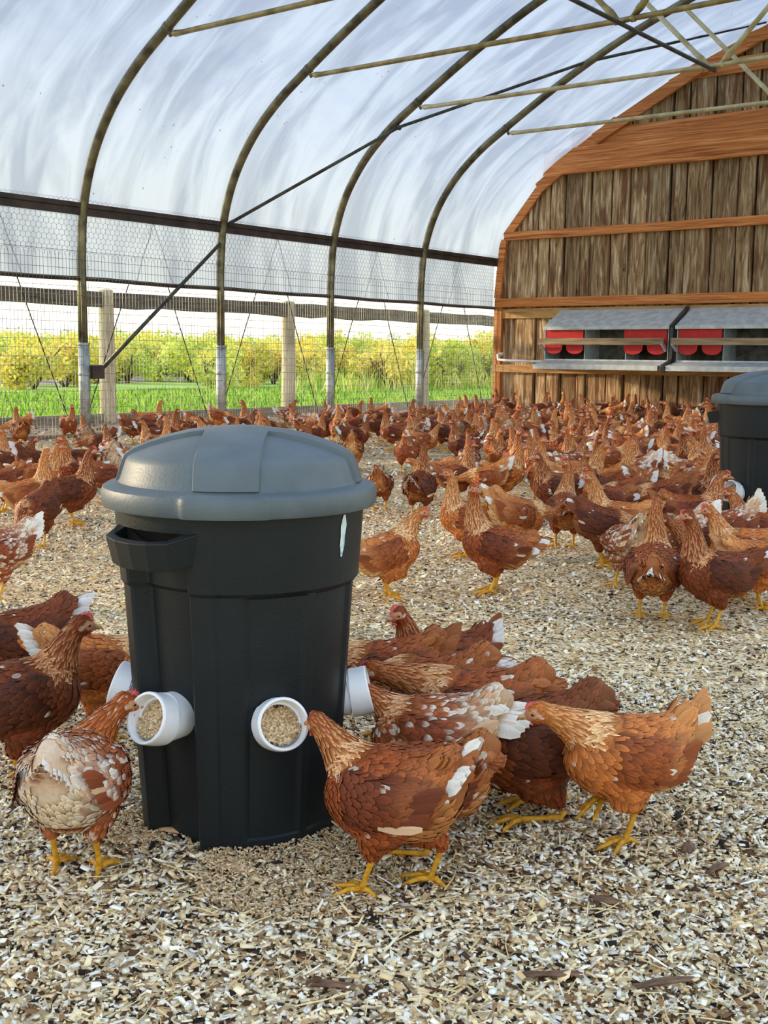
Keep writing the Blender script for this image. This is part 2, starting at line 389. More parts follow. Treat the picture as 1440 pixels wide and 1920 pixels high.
# chips
def chips(n, smin, smax, px0, seed, thick=True, name='wood_chips'):
    r = np.random.default_rng(seed)
    (v0, v1) = px0
    # spread over the ground: pick the camera-side annulus by distance
    d0, d1 = v0, v1
    dist = np.sqrt(r.uniform(d0 * d0, d1 * d1, n))
    c = math.atan2(RW[1, 2], RW[0, 2])
    ang = c + r.uniform(-0.40, 0.40, n)
    x = dist * np.cos(ang) + r.normal(0, 0.02, n); y = dist * np.sin(ang)
    keep = (x < 0.6) & (x > -13.7) & (y < END_Y - 0.05)
    x, y = x[keep], y[keep]; n = len(x)
    L = r.uniform(smin, smax, n) * r.choice([0.6, 1.0, 1.5], n, p=[.45, .4, .15]); W = L * r.uniform(0.3, 0.8, n)
    long_ = r.random(n) < 0.10; L[long_] *= 2.4; W[long_] *= 0.35
    yaw = r.uniform(0, 2 * PI, n); tilt = r.normal(0, 0.30, n); roll = r.normal(0, 0.30, n)
    z = gh_np(x, y) + 0.001 + np.abs(r.normal(0, 0.006, n))
    pal = np.array([lin(c) for c in ((255, 246, 220), (255, 236, 192), (248, 218, 166), (216, 180, 128), (150, 112, 74), (88, 62, 44), (44, 35, 30), (214, 202, 182), (255, 252, 240))])
    pr = np.array([.25, .20, .13, .09, .08, .075, .085, .04, .10]); pr /= pr.sum()
    ci = r.choice(len(pal), n, p=pr); col = pal[ci] * r.uniform(0.8, 1.12, n)[:, None]
    col[x < -11.47] *= np.array([.50, .40, .32])
    # irregular quad, bent
    cs, sn = np.cos(yaw), np.sin(yaw)
    ax = np.stack([cs * np.cos(tilt), sn * np.cos(tilt), np.sin(tilt)], 1)
    ay = np.stack([-sn * np.cos(roll), cs * np.cos(roll), np.sin(roll)], 1)
    ctr = np.stack([x, y, z + 0.5 * np.abs(np.sin(tilt)) * L * 0.6], 1)
    corners = []
    for sx, sy in ((-1, -1), (1, -1), (1, 1), (-1, 1)):
        jx = r.uniform(0.55, 1.0, n); jy = r.uniform(0.45, 1.0, n)
        corners.append(ctr + ax * (sx * L / 2 * jx)[:, None] + ay * (sy * W / 2 * jy)[:, None])
    nrm = np.cross(ax, ay)
    if thick:
        th = r.uniform(0.0012, 0.0035, n)[:, None]
        low = [q - nrm * th for q in corners]
        V = np.stack(corners + low, 1).reshape(-1, 3)
        base = (np.arange(n) * 8)[:, None]
        Fq = np.array([[0, 1, 2, 3], [0, 4, 5, 1], [1, 5, 6, 2], [2, 6, 7, 3], [3, 7, 4, 0]])
        Q = (base[:, None, :] + Fq[None]).reshape(-1, 4)
        C = np.repeat(col, 8, 0)
    else:
        V = np.stack(corners, 1).reshape(-1, 3); Q = (np.arange(n) * 4)[:, None] + np.arange(4)[None]
        C = np.repeat(col, 4, 0)
    me = np_mesh(name, V, Q, M['chip'], C)
    o = link(name, me)
    return o
tag(chips(26000, 0.0075, 0.016, (1.25, 3.6), 11, False), 'fine pale wood shavings between the larger chips', 'bedding', kind='stuff')
tag(chips(52000, 0.0075, 0.019, (1.25, 3.6), 1), 'pale and dark wood chips strewn thickly over the near floor', 'bedding', kind='stuff')
tag(chips(84000, 0.012, 0.022, (3.5, 8.0), 2, False), 'pale wood chips strewn around the middle of the floor', 'bedding', kind='stuff')
tag(chips(26000, 0.03, 0.055, (8.0, 21.0), 3, False), 'brown bark and chips along the far fence and wall', 'bedding', kind='stuff')
def straws(n, seed):
    r = np.random.default_rng(seed); mb = MB()
    c = math.atan2(RW[1, 2], RW[0, 2])
    for k in range(n):
        d = math.sqrt(r.uniform(1.3 ** 2, 6.0 ** 2)); a = c + r.uniform(-.33, .33); x, y = d * math.cos(a), d * math.sin(a)
        yaw = r.uniform(0, PI); L = r.uniform(.03, .10); z = gh(x, y) + r.uniform(.008, .018)
        b = r.normal(0, .15)
        p = [Vector((x, y, z)) + Vector((math.cos(yaw + b * t), math.sin(yaw + b * t), r.normal(0, .05))) * L * t for t in (-.5, 0, .5)]
        mb.tube(p, r.uniform(.0008, .0016), 3, caps=False)
    return mb.build('straw', noise_mat('straw', (206, 176, 112), (232, 212, 158), 5, .7, 0, 0))
tag(straws(2600, 5), 'loose yellow straw stalks lying on the wood chips', 'straw', kind='stuff')
# a few large bark pieces and curled shavings near the camera
BARK = noise_mat('bark_piece', (84, 60, 44), (136, 104, 76), 30, .85, 0, .5, stretch=(1, 6, 1))
SHAV = noise_mat('shaving', (188, 142, 100), (222, 184, 140), 30, .8, 0, .3)
def curl(name, u, v, L, W, mat, label, yaw, amp=.25):
    p0 = at(u, v); mb = MB(); r = random.Random(int(u * 7 + v)); Vv = []; n = 7
    for i in range(n):
        t = i / (n - 1) - .5; w = W * (1 - 1.2 * t * t) * r.uniform(.75, 1.05)
        for s, zz in ((-1, 0), (0, 1), (1, 0)):
            Vv.append((t * L, s * w / 2 + r.uniform(-.1, .1) * W, .012 + amp * L * (0.25 - t * t) + zz * amp * W * .5 + r.uniform(0, .002)))
    top = len(Vv); Vv += [(a, b, c - .0025) for a, b, c in Vv]; Fv = []
    for i in range(n - 1):
        for s in range(2):
            a = i * 3 + s; Fv.append((a, a + 1, a + 4, a + 3)); Fv.append((top + a + 3, top + a + 4, top + a + 1, top + a))
        for s in (0, 2):
            a = i * 3 + s; Fv.append((a, a + 3, top + a + 3, top + a) if s == 0 else (a + 3, a, top + a, top + a + 3))
    Fv += [(0, top, top + 1, 1), (1, top + 1, top + 2, 2), (n * 3 - 3, n * 3 - 2, top + n * 3 - 2, top + n * 3 - 3), (n * 3 - 2, n * 3 - 1, top + n * 3 - 1, top + n * 3 - 2)]
    mb.add(Vv, Fv); o = mb.build(name, mat, smooth=True, loc=(p0.x, p0.y, gh(p0.x, p0.y))); o.rotation_euler = (0, 0, math.radians(yaw))
    tag(o, label, 'wood piece'); return o
curl('wood_shaving', 320, 1568, .06, .03, SHAV, 'curled tan wood shaving lying at the foot of the big feeder bin', 30)
curl('wood_shaving', 282, 1578, .035, .018, SHAV, 'small tan shaving just left of the curled one by the bin foot', 60)
curl('wood_shaving', 430, 1635, .085, .04, SHAV, 'reddish flat shaving on the chips in front of the feeder bin', 20, .1)
curl('bark_piece', 1035, 1840, .10, .018, BARK, 'long dark bark strip at the bottom edge, left of its twin', 40, .08)
curl('bark_piece', 1250, 1855, .11, .02, BARK, 'long dark bark strip at the bottom right of the floor', 52, .1)
curl('bark_piece', 1345, 1640, .07, .02, BARK, 'brown bark sliver standing tilted right of the one-legged hen', 80, .3)
curl('bark_piece', 1135, 1700, .06, .03, BARK, 'flat greyish bark chip below the foot of the right hen', 20, .12)
curl('bark_piece', 620, 1860, .08, .022, BARK, 'brown bark strip lying below the middle hen', 30, .1)
curl('bark_piece', 1290, 1600, .05, .028, BARK, 'reddish bark chip on the pale chips at the right', 110, .15)

# ------------------------------------------------------------------ setting: end wall of planks
PROF = [(-11.43, 0.0), (-11.43, 2.1), (-11.38, 2.69), (-11.2, 3.15), (-11.0, 3.52), (-10.72, 3.86), (-10.3, 4.2), (-9.85, 4.47), (-9.25, 4.82), (-8.65, 5.13), (-7.95, 5.47), (-7.0, 5.84), (-6.3, 6.07), (-5.6, 6.24)]
_px = np.array([p[0] for p in PROF[1:]]); _pz = np.array([p[1] for p in PROF[1:]])
def top_z(x):
    x = x if x <= XC else 2 * XC - x
    return float(np.interp(x, _px, _pz))
wall = MB()
pts = [(max(x, -11.38), max(0, z - .13)) for x, z in PROF] ; pts += [(2 * XC - x, z) for x, z in pts[::-1][1:]]
n = len(pts)
wall.add([(x, END_Y + 0.10, z) for x, z in pts] + [(x, END_Y + 0.14, z) for x, z in pts],
         [tuple(range(n)), tuple(range(2 * n - 1, n - 1, -1))] + [(k, n + k, n + (k + 1) % n, (k + 1) % n) for k in range(n)])
wall = wall.build('wall_back', M['backing']); tag(wall, 'arched end wall of weathered vertical planks with orange timber rails', 'wall', kind='structure')
x = -11.36; k = 0
rp = random.Random(5)
while x < 0.1:
    w = rp.choice([.16, .21, .25, .30, .36, .40]); x1 = x + w; proud = (k % 2) * 0.028 + rp.uniform(0, .012)
    mb = MB(); nz = 7; Vv = []
    zt0, zt1 = top_z(x + .012) - .06, top_z(x1 - .012) - .06
    yf = END_Y + .05 - proud; yb = END_Y + .095
    for i in range(nz):
        t = i / (nz - 1)
        jl, jr = rp.uniform(-.012, .006), rp.uniform(-.006, .012)
        if i in (0, nz - 1): jl = jr = 0
        a, b = x + .006 + jl, x1 - .006 + jr
        Vv += [(a, yb, zt0 * t), (a, yf + .006, zt0 * t), (a + .012, yf, zt0 * t), (b - .012, yf, zt1 * t), (b, yf + .006, zt1 * t), (b, yb, zt1 * t)]
    Fv = []
    for i in range(nz - 1):
        for q in range(5):
            a = i * 6 + q; Fv.append((a, a + 1, a + 7, a + 6))
    Fv += [tuple(range(5, -1, -1)), tuple((nz - 1) * 6 + q for q in range(6))]
    mb.add(Vv, Fv); mb.build('plank', M['plank'], wall)
    x = x1 + rp.uniform(.012, .035); k += 1
def hboard(name, z0, z1, x0, x1, y0, mat, th=.045, label=None):
    o = MB().box((x0, y0, z0), (x1, y0 + th, z1)).build(name, mat, wall, bevel=.004)
    if label: o['label'] = label
    return o
yw = END_Y - .015
hboard('rail_board', 4.49, 4.75, -9.95, -1.3, yw - .0, M['orange_wood'], label='upper orange beam board')
hboard('rail_board', 4.07, 4.49, -10.45, -.75, yw - .05, M['orange_wood'], .09, label='deep orange beam with knots')
hboard('rail_board', 3.04, 3.18, -11.22, .02, yw - .03, M['orange_wood'], .07)
hboard('rail_board', 1.885, 2.04, -11.38, .18, yw - .04, M['orange_wood'], .08)
hboard('rail_board', 1.69, 1.86, -11.24, .0, yw - .0, M['tan_wood'], .05, label='newer pale yellow board')
hboard('rail_board', .745, .88, -11.42, .18, yw - .03, M['tan_wood'], .07)
hboard('rail_board', 5.32, 5.55, -7.95, -3.25, yw - .0, M['orange_wood'], .05)
for sgn in (1, -1):
    f = (lambda q: q) if sgn == 1 else (lambda q: 2 * XC - q)
    MB().box((min(f(-11.4), f(-11.24)), yw - .022, 0), (max(f(-11.4), f(-11.24)), yw + .04, 1.885)).build('corner_post', M['orange_post'], wall, bevel=.004)
    _tz = lambda q, dz=.085: (q, top_z(q) - dz)
    for (xa, za), (xb, zb), w in (((-11.34, 2.04), (-11.24, 3.06), .13), ((-11.19, 3.1), _tz(-10.42, .10), .15), (_tz(-10.55, .12), _tz(-9.1, .07), .19), (_tz(-9.5, .09), _tz(-7.7, .09), .19), (_tz(-8.2, .09), _tz(-6.5, .09), .19), (_tz(-7.0, .09), _tz(-5.5, .09), .19)):
        yo = {-11.34: .0, -11.19: .0, -10.55: .02, -9.5: .035, -8.2: .012, -7.0: .028}[xa]
        A, B = Vector((f(xa), yw - yo, za)), Vector((f(xb), yw - yo, zb))
        MB().beam(A, B, .055, w, up=(0, 0, 1)).build('arch_board', M['orange_wood'], wall, bevel=.004)

# ------------------------------------------------------------------ hoops
def arc_pts(nseg=0):
    """smooth profile left foot to right foot"""
    base = [(-11.40, 0.0), (-11.40, 1.0), (-11.40, 1.9), (-11.385, 2.3), (-11.34, 2.69), (-11.2, 3.12), (-11.0, 3.48), (-10.7, 3.84), (-10.3, 4.17), (-9.85, 4.45), (-9.25, 4.8), (-8.65, 5.12), (-7.95, 5.45), (-7.0, 5.81), (-6.3, 6.04), (-5.6, 6.22)]
    P = [Vector((a, 0, b)) for a, b in base]
    out = []
    for i in range(len(P) - 1):                       # catmull-rom
        p0 = P[max(i - 1, 0)]; p1 = P[i]; p2 = P[i + 1]; p3 = P[min(i + 2, len(P) - 1)]
        if i < 2: out.append(p1); continue
        for t in (0, .25, .5, .75):
            out.append(.5 * ((2 * p1) + (p2 - p0) * t + (2 * p0 - 5 * p1 + 4 * p2 - p3) * t * t + (3 * p1 - p0 - 3 * p2 + p3) * t ** 3))
    out.append(P[-1])
    return out
ARC = arc_pts()
FULL = ARC + [Vector((2 * XC - p.x, 0, p.z)) for p in ARC[::-1][1:]]
_ord = ['first', 'second', 'third', 'fourth']
vis = {8.63: 0, 10.865: 1, 13.1: 2, 15.335: 3}
CH_Z = 4.34
for yy in HOOP_Y:
    idx = next((v for k_, v in vis.items() if abs(k_ - yy) < .05), None)
    h = MB().tube([p + Vector((0, yy, 0)) for p in FULL if p.z > .9], .054, 14).build('steel_hoop', M['steel'], smooth=True)
    if idx is None:
        lab = 'steel hoop nearer than the first in view, number %s counted towards the camera' % ['one', 'two', 'three', 'four', 'five', 'six'][int(round((8.63 - yy) / 2.235)) - 1]
    else:
        lab = 'tall curved steel hoop, %s in view from the left, rising from the wire fence' % _ord[idx]
    tag(h, lab, 'hoop', 'arched steel hoops of the tunnel')
    for sx in (XL, XR):
        if idx is None and sx == XL and yy < 0: pass
        s_ = MB().tube([(sx, yy, -.02), (sx, yy, 1.12)], .066, 14)
        s_.tube([(sx, yy, 1.09), (sx, yy, 1.125)], .070, 14)
        g = s_.build('ground_post', M['steel_post'], h, smooth=True); g['label'] = 'pale galvanised lower sleeve'
        MB().tube([(sx, yy, .735), (sx, yy, .775)], .073, 14).build('clamp', M['steel_post'], h, smooth=True)
    # collar, tie pipe and web
    for q in ((-9.83, 4.46), (-1.37, 4.46)):
        e_ = -1 if q[0] < XC else 1
        d_ = Vector((.86, 0, .5)) if e_ < 0 else Vector((-.86, 0, .5))
        c_ = Vector((q[0], yy, q[1]))
        MB().tube([c_ - d_ * .022, c_ + d_ * .022], .061, 14).tube([c_ + Vector((0, 0, -.02)), c_ + Vector((-e_ * .05, 0, -.10))], .02, 8).build('clamp', M['steel'], h, smooth=True)
    tm = M['steel_sun_tint'] if idx in (None, 0, 1) else M['steel_pale']
    xa = -9.76
    t_ = MB().tube([(xa, yy, CH_Z + .04), (xa + .05, yy, CH_Z + .035), (xa + .16, yy, CH_Z + .03), (XC, yy, CH_Z - .0), (2 * XC - xa - .16, yy, CH_Z + .03), (2 * XC - xa, yy, CH_Z + .04)], [.022, .036, .0285, .0285, .0285, .022], 12)
    t_.build('tie_pipe', tm, h, smooth=True)
    for e_ in (-1, 1):
        b0 = Vector((XC + e_ * .09, yy, CH_Z + .02)); b1 = Vector((XC + e_ * 1.0, yy, 5.98 - .15))
        b1 = Vector((XC + e_ * 1.45, yy, top_z(XC + e_ * 1.45) - .06))
        dd = (b1 - b0).normalized()
        MB().tube([b0, b0 + dd * .10, b0 + dd * .2, b1 - dd * .1, b1], [.026, .04, .029, .029, .022], 12).build('web_pipe', tm if idx != 2 else M['steel_pale'], h, smooth=True)
        MB().tube([(XC + e_ * .09 - .02, yy, CH_Z), (XC + e_ * .09 + .02, yy, CH_Z)], .037, 12).build('clamp', tm, h, smooth=True)
def hoop_pt(x, y, inset=.05):
    return Vector((x + inset * .5, y, top_z(x) - inset))
pb = [Vector((-11.30, 10.9, 2.70)), on_y(745, 235, 13.1) + Vector((.02, 0, -.03)), on_y(1100, 112, 15.335) + Vector((0, 0, -.03)), on_y(1436, 41, END_Y - .1)]
for a_, b_ in zip(pb[:-1], pb[1:]):
    pass
o = MB().tube(pb, .0225, 10).build('wind_brace', M['steel_dark'], smooth=True)
tag(o, 'long dark brace pipe climbing inside the roof from the second hoop to the end wall', 'brace')
for q in pb[1:3]:
    MB().tube([q + Vector((0, -.03, .0)), q + Vector((0, .03, .0))], .036, 10).build('clamp', M['steel_dark'], o, smooth=True)
o = MB().tube([(XC, HOOP_Y[3], CH_Z - .055), (XC, 13.12, CH_Z - .055)], .0225, 10).build('purlin_pipe', M['steel_dark'], smooth=True)
tag(o, 'dark pipe running lengthways under the tie pipes, ending at the third', 'pipe')
o = MB().tube([Vector((-11.33, 10.80, 2.45)), Vector((-11.33, 8.82, .80))], .024, 10).build('diagonal_brace', M['steel_dark'], smooth=True)
tag(o, 'straight diagonal brace between the first and second hoops in the fence', 'brace')
MB().box((-11.38, 8.68, .70), (-11.30, 8.86, .86)).build('bracket', M['rail'], o, bevel=.01)
# side rails, both sides
for side, sx in (('left', -11.36), ('right', .16)):
    y0 = -7.0
    o = MB().box((sx - .03, y0, 2.60), (sx + .02, END_Y, 2.68)).box((sx - .04, y0, 2.685), (sx + .035, END_Y, 2.74)).build('side_rail', M['rail'], bevel=.004)
    tag(o, 'brown rail under the film along the %s side of the tunnel' % side, 'rail')
    o = MB().tube([(sx - .03, y, 1.87 + .006 * math.sin(y * 3)) for y in np.arange(y0, END_Y, .5)], .026, 8).build('roll_pipe', M['rail'], smooth=True)
    tag(o, 'dark roll-up pipe at the curtain hem on the %s side' % side, 'pipe')

# ------------------------------------------------------------------ film
def film(name, prof, y0, y1, ny, wav, label, swap=False):
    P = np.array(prof); n = len(P); ys = np.linspace(y0, y1, ny)
    s = np.concatenate([[0], np.cumsum(np.linalg.norm(np.diff(P, axis=0), axis=1))])
    d = np.gradient(P, axis=0); nr = np.stack([-d[:, 1], d[:, 0]], 1); nr /= np.linalg.norm(nr, axis=1)[:, None]
    Yg, Sg = np.meshgrid(ys, s, indexing='ij')
    bay = np.abs(((Yg - 8.63) / 2.235) % 1.0 - .5) * 2      # 1 on a hoop, 0 mid bay
    sag = -0.035 * (1 - bay ** 2)
    wr = wav * (np.sin(Sg * 17 + Yg * 5 + 2 * np.sin(Yg * 1.7)) * .5 + np.sin(Sg * 29 - Yg * 9) * .3 + np.sin(Sg * 7 + Yg * 13) * .4) * (1.2 - bay)
    off = .045 + sag + wr
    off = np.maximum(off, 0.012 * bay)
    Xg = P[None, :, 0] + nr[None, :, 0] * off; Zg = P[None, :, 1] + nr[None, :, 1] * off
    V = np.stack([Xg.ravel(), Yg.ravel(), Zg.ravel()], 1)
    i, j = np.meshgrid(np.arange(ny - 1), np.arange(n - 1), indexing='ij'); a = (i * n + j).ravel()
    me = np_mesh(name, V, np.stack([a, a + n, a + n + 1, a + 1], 1), M['film'], smooth=True)
    uv = me.uv_layers.new(name='UVMap'); li = np.empty(len(me.loops), dtype=np.int32); me.loops.foreach_get('vertex_index', li)
    U = np.stack([Yg.ravel(), Sg.ravel()], 1)[li]; uv.data.foreach_set('uv', U.astype(np.float32).ravel())
    o = link(name, me); return tag(o, label, 'film', kind='structure')
fp = [(p.x, p.z) for p in FULL if p.z > 2.6 and p.x < -1.9]
dense = []
for a_, b_ in zip(fp[:-1], fp[1:]): dense += [a_, ((a_[0] + b_[0]) / 2, (a_[1] + b_[1]) / 2)]
dense.append(fp[-1])
film('roof', dense, -0.5, END_Y + .12, 260, .006, 'white translucent plastic film stretched over the hoops')
sp_ = [(-11.43, z) for z in np.linspace(1.86, 2.72, 16)]
film('wall_left', sp_, -7.0, END_Y + .05, 420, .007, 'white film side curtain between rail and roll pipe')

# ------------------------------------------------------------------ wire mesh on the left side
def wires():
    segs = []
    y0, y1 = 4.0, END_Y
    xw = -11.345
    ys = np.arange(y0, y1, .0508); r = np.random.default_rng(3)
    segs = []
    for y in ys:
        dy = r.normal(0, .004)
        zs = [0, .3, .6, .9, 2.15 + r.normal(0, .006)]
        off = [r.normal(0, .006), r.normal(0, .005), r.normal(0, .003), 0, 0]
        for q in range(4):
            segs.append(((xw, y + dy + off[q], zs[q]), (xw, y + dy + off[q + 1], zs[q + 1]), .0030))
    for z in np.arange(.05, 2.2, .1016):
        zz = z
        for q in np.arange(y0, y1, 1.12):
            segs.append(((xw, q, zz), (xw, min(q + 1.12, y1), zz), .0030))
    return segs
def seg_mesh(name, segs, mat, parent=None):
    A = np.array([s[0] for s in segs]); B = np.array([s[1] for s in segs]); R = np.array([s[2] for s in segs])[:, None]
    T = B - A; T /= np.linalg.norm(T, axis=1)[:, None]
    up = np.where(np.abs(T[:, 2:3]) < .9, np.array([[0, 0, 1.]]), np.array([[1., 0, 0]]))
    S = np.cross(T, up); S /= np.linalg.norm(S, axis=1)[:, None]; U = np.cross(S, T)
    V = []
    for c in (A, B):
        for k in range(3):
            a = 2 * PI * k / 3; V.append(c + (S * math.cos(a) + U * math.sin(a)) * R)
    V = np.stack(V, 1).reshape(-1, 3); base = (np.arange(len(A)) * 6)[:, None, None]
    Q = (base + np.array([[0, 1, 4, 3], [1, 2, 5, 4], [2, 0, 3, 5]])[None]).reshape(-1, 4)
    return link(name, np_mesh(name, V, Q, mat), parent)
o = seg_mesh('wire_fence', wires(), M['wire']); tag(o, 'rectangular welded wire mesh closing the left side of the tunnel', 'fence', kind='stuff')
hx = []
a_ = .040; xw = -11.355; rr_ = 0
z = 2.12; row = 0
while z < 2.74:
    y = 4.0 + (row % 2) * a_ * .866
    while y < END_Y:
        c = (y, z)
        w_ = a_ * .866
        p0 = (xw, y, z); p1 = (xw, y, z + a_); p2 = (xw, y + w_, z + a_ * 1.5); p3 = (xw, y - w_, z + a_ * 1.5)
        hx += [(p0, p1, .0021), (p1, p2, .0021), (p1, p3, .0021)]
        y += 2 * w_
    z += a_ * 1.5; row += 1
o = seg_mesh('chicken_wire', hx, M['hexwire']); tag(o, 'hexagonal chicken wire strip hanging below the brown side rail', 'netting', kind='stuff')
# curtain ropes
ordr = ['left edge', 'first and second hoops', 'second and third hoops', 'third and fourth hoops', 'fourth hoop and the end wall']
for q, yy in enumerate([HOOP_Y[5], HOOP_Y[6], HOOP_Y[7], HOOP_Y[8], HOOP_Y[9]]):
    ap = Vector((-11.50, yy + 1.12, 2.64))
    mb = MB()
    for e_ in (-1, 1):
        ft = Vector((-11.55, yy + 1.12 + e_ * 1.0, .18))
        mb.tube([ap, (ap + ft) / 2 + Vector((-.02, 0, 0)), ft], .0075, 5)
    mb.tube([ap + Vector((.0, 0, .02)), ap + Vector((0, 0, -.03))], .02, 6)
    o = mb.build('curtain_rope', M['rope'])
    tag(o, 'thin dark curtain rope in an upturned V ' + ('at the left edge' if q == 0 else 'between the ' + ordr[q]), 'rope', 'curtain ropes along the fence')
# boards at the hoop line and outer sill
o = MB().box((-11.52, -7, -.02), (-11.45, END_Y, .05)).build('baseboard_left', M['sill'], bevel=.004); tag(o, 'low grey board at the foot of the wire', 'board', kind='structure')
o = MB().box((-13.88, -7, -.05), (-13.80, 26, .12)).build('sill_board', M['sill'], bevel=.004); tag(o, 'weathered ground board between litter and meadow', 'board', kind='structure')
# ------------------------------------------------------------------ wooden fence outside
fence = empty('rail_fence', (-13.85, 14.8, 0)); tag(fence, 'timber post and rail fence standing outside the wire', 'fence')
def fchild(mb, name, mat, **k):
    o = mb.build(name, mat, fence, **k); o.matrix_parent_inverse = Matrix.Translation(-fence.location); return o
py = [3.05, 6.98, 10.9, 14.8, 18.75, 22.7]
for q, yy in enumerate(py):
    mb = MB(); mb.tube([(-13.85, yy, -.05), (-13.85 + .01, yy, .9), (-13.85, yy, 1.91), (-13.85, yy, 1.93)], [.125, .118, .112, .095], 14)
    fchild(mb, 'post', M['pale_post'], smooth='auto')
for a_, b_ in zip(py[:-1], py[1:]):
    mb = MB(); n = 9; Vv = []; r_ = random.Random(int(a_ * 10))
    for i in range(n):
        y = a_ + .1 + (b_ - a_ - .2) * i / (n - 1); dz = r_.uniform(-.012, .012); dl = r_.uniform(-.02, .02)
        Vv += [(-13.83, y, 1.67 + dl), (-13.78, y, 1.68 + dl), (-13.78, y, 1.885 + dz), (-13.83, y, 1.895 + dz)]
    Fv = [(3, 2, 1, 0)]
    for i in range(n - 1):
        for q in range(4):
            a = i * 4 + q; b = i * 4 + (q + 1) % 4; Fv.append((a, b, b + 4, a + 4))
    Fv.append(tuple((n - 1) * 4 + q for q in range(4)))
    mb.add(Vv, Fv); fchild(mb, 'fence_rail', M['grey_wood'])

# ------------------------------------------------------------------ meadow: grass, weeds, bushes
def blades(n, seed, xr, yr, hmin, hmax, wid, pal, name, label, bias=None, lean=.25):
    r = np.random.default_rng(seed)
    x = r.uniform(*xr, n); y = r.uniform(*yr, n)
    if bias is not None:
        k = bias(x, y, r); x, y = x[k], y[k]; n = len(x)
    h = r.uniform(hmin, hmax, n); w = wid * r.uniform(.6, 1.3, n); a = r.uniform(0, PI, n)
    lx, ly = r.normal(0, lean, n) * h, r.normal(0, lean, n) * h
    z0 = np.full(n, -.03)
    dx, dy = np.cos(a) * w / 2, np.sin(a) * w / 2
    V = np.stack([np.stack([x - dx, y - dy, z0], 1), np.stack([x + dx, y + dy, z0], 1),
                  np.stack([x + lx * .4 + dx * .7, y + ly * .4 + dy * .7, z0 + h * .6], 1), np.stack([x + lx * .4 - dx * .7, y + ly * .4 - dy * .7, z0 + h * .6], 1),
                  np.stack([x + lx, y + ly, z0 + h], 1)], 1).reshape(-1, 3)
    b = (np.arange(n) * 5)[:, None]
    T = np.concatenate([b + np.array([[0, 1, 2]]), b + np.array([[0, 2, 3]]), b + np.array([[3, 2, 4]])], 0)
    P = np.array([lin(c) for c in pal]); col = P[r.integers(0, len(P), n)] * r.uniform(.75, 1.15, n)[:, None]
    o = link(name, np_mesh(name, V, T, M['grass'], np.repeat(col, 5, 0)))
    return tag(o, label, 'grass', kind='stuff')
GP = [(120, 168, 40), (150, 196, 56), (176, 214, 80), (74, 118, 30), (84, 132, 34), (200, 222, 104)]
YP = [(224, 212, 96), (204, 206, 84), (236, 220, 120), (184, 198, 78), (240, 228, 150)]
def pix_u(x, y):
    a, b, c = x * RW[0, 0] + y * RW[1, 0] - RW[2, 0], 0, x * RW[0, 2] + y * RW[1, 2] - RW[2, 2]
    return 720 + F_PX * a / c
blades(42000, 21, (-24.5, -13.95), (5, 34), .08, .19, .024, GP, 'meadow_grass', 'lush green grass growing right behind the ground board')
blades(26000, 22, (-48, -20), (18, 62), .3, .75, .05, YP + GP[:3], 'tall_grass', 'tall yellowish meadow grass farther out behind the lawn', bias=lambda x, y, r: (pix_u(x, y) > 520) & (r.random(len(x)) < np.clip((pix_u(x, y) - 480) / 300, 0, 1)))

def bush_mesh(seed, n, rx, rz, stems=True):
    r = np.random.default_rng(seed)
    nb = 9; cs = np.stack([r.normal(0, .45, nb) * rx, r.normal(0, .45, nb) * rx, r.uniform(.2, .92, nb) * rz], 1); rs = r.uniform(.28, .5, nb) * rx
    bi = r.integers(0, nb, n); d = r.normal(0, 1, (n, 3)); d /= np.linalg.norm(d, axis=1)[:, None]
    c = cs[bi] + d * (rs[bi] * r.uniform(.6, 1.08, n))[:, None]; c[:, 2] = np.clip(c[:, 2], .05, None)
    s = .080 * r.uniform(.6, 1.4, n)[:, None] * rx / 1.4
    t = r.normal(0, 1, (n, 3)); t /= np.linalg.norm(t, axis=1)[:, None]; u = np.cross(t, d); u /= np.linalg.norm(u, axis=1)[:, None] + 1e-6
    V = np.stack([c - t * s, c + u * s * .6, c + t * s, c - u * s * .6], 1).reshape(-1, 3)
    Q = (np.arange(n) * 4)[:, None] + np.arange(4)[None]
    col = np.array([lin(q) for q in ((236, 230, 112), (216, 222, 106), (244, 234, 142), (190, 206, 100))])[r.integers(0, 4, n)] * r.uniform(.75, 1.2, n)[:, None]
    return np_mesh('foliage', V, Q, M['leafs'], np.repeat(col, 4, 0))
def stem_mesh(seed, rx, rz):
    r = random.Random(seed); mb = MB()
    for k in range(7):
        a = r.uniform(0, 2 * PI); e = Vector((math.cos(a) * rx * r.uniform(.2, .7), math.sin(a) * rx * r.uniform(.2, .7), rz * r.uniform(.6, 1.0)))
        mb.tube([(0, 0, -.1), e * .5 + Vector((0, 0, .1)), e], [.05, .03, .012], 5)
        for q in range(3):
            b = e * r.uniform(.5, .9); mb.tube([b, b + Vector((r.uniform(-.4, .4), r.uniform(-.4, .4), r.uniform(.1, .5)))], [.018, .006], 4)
    me = bpy.data.meshes.new('stem'); me.from_pydata(mb.v, [], mb.f); me.materials.append(M['bark']); return me
BM = [(bush_mesh(40 + k, 2800, 1.6, 1.9), stem_mesh(k, 1.4, 1.7)) for k in range(4)]
tints = [(1.0, .98, .9), (.95, 1.0, .8), (1.1, .95, .8), (.90, .97, .75), (1.15, 1.0, .85)]
rb = random.Random(9)
bush_list = []
for k in range(96):
    u = -60 + 1060 * ((k * 0.618) % 1.0)
    R_ = 34 + 62 * ((k * .37) % 1.0) if k % 3 else 26 + 20 * ((k * .37) % 1.0) + 14
    d = ray(u, 668); d.z = 0; d.normalize(); p = d * R_
    hgt = (1 + R_ * (rb.uniform(26, 44)) / F_PX)
    sc = hgt / 2.35
    bush_list.append((u, R_, p, sc))
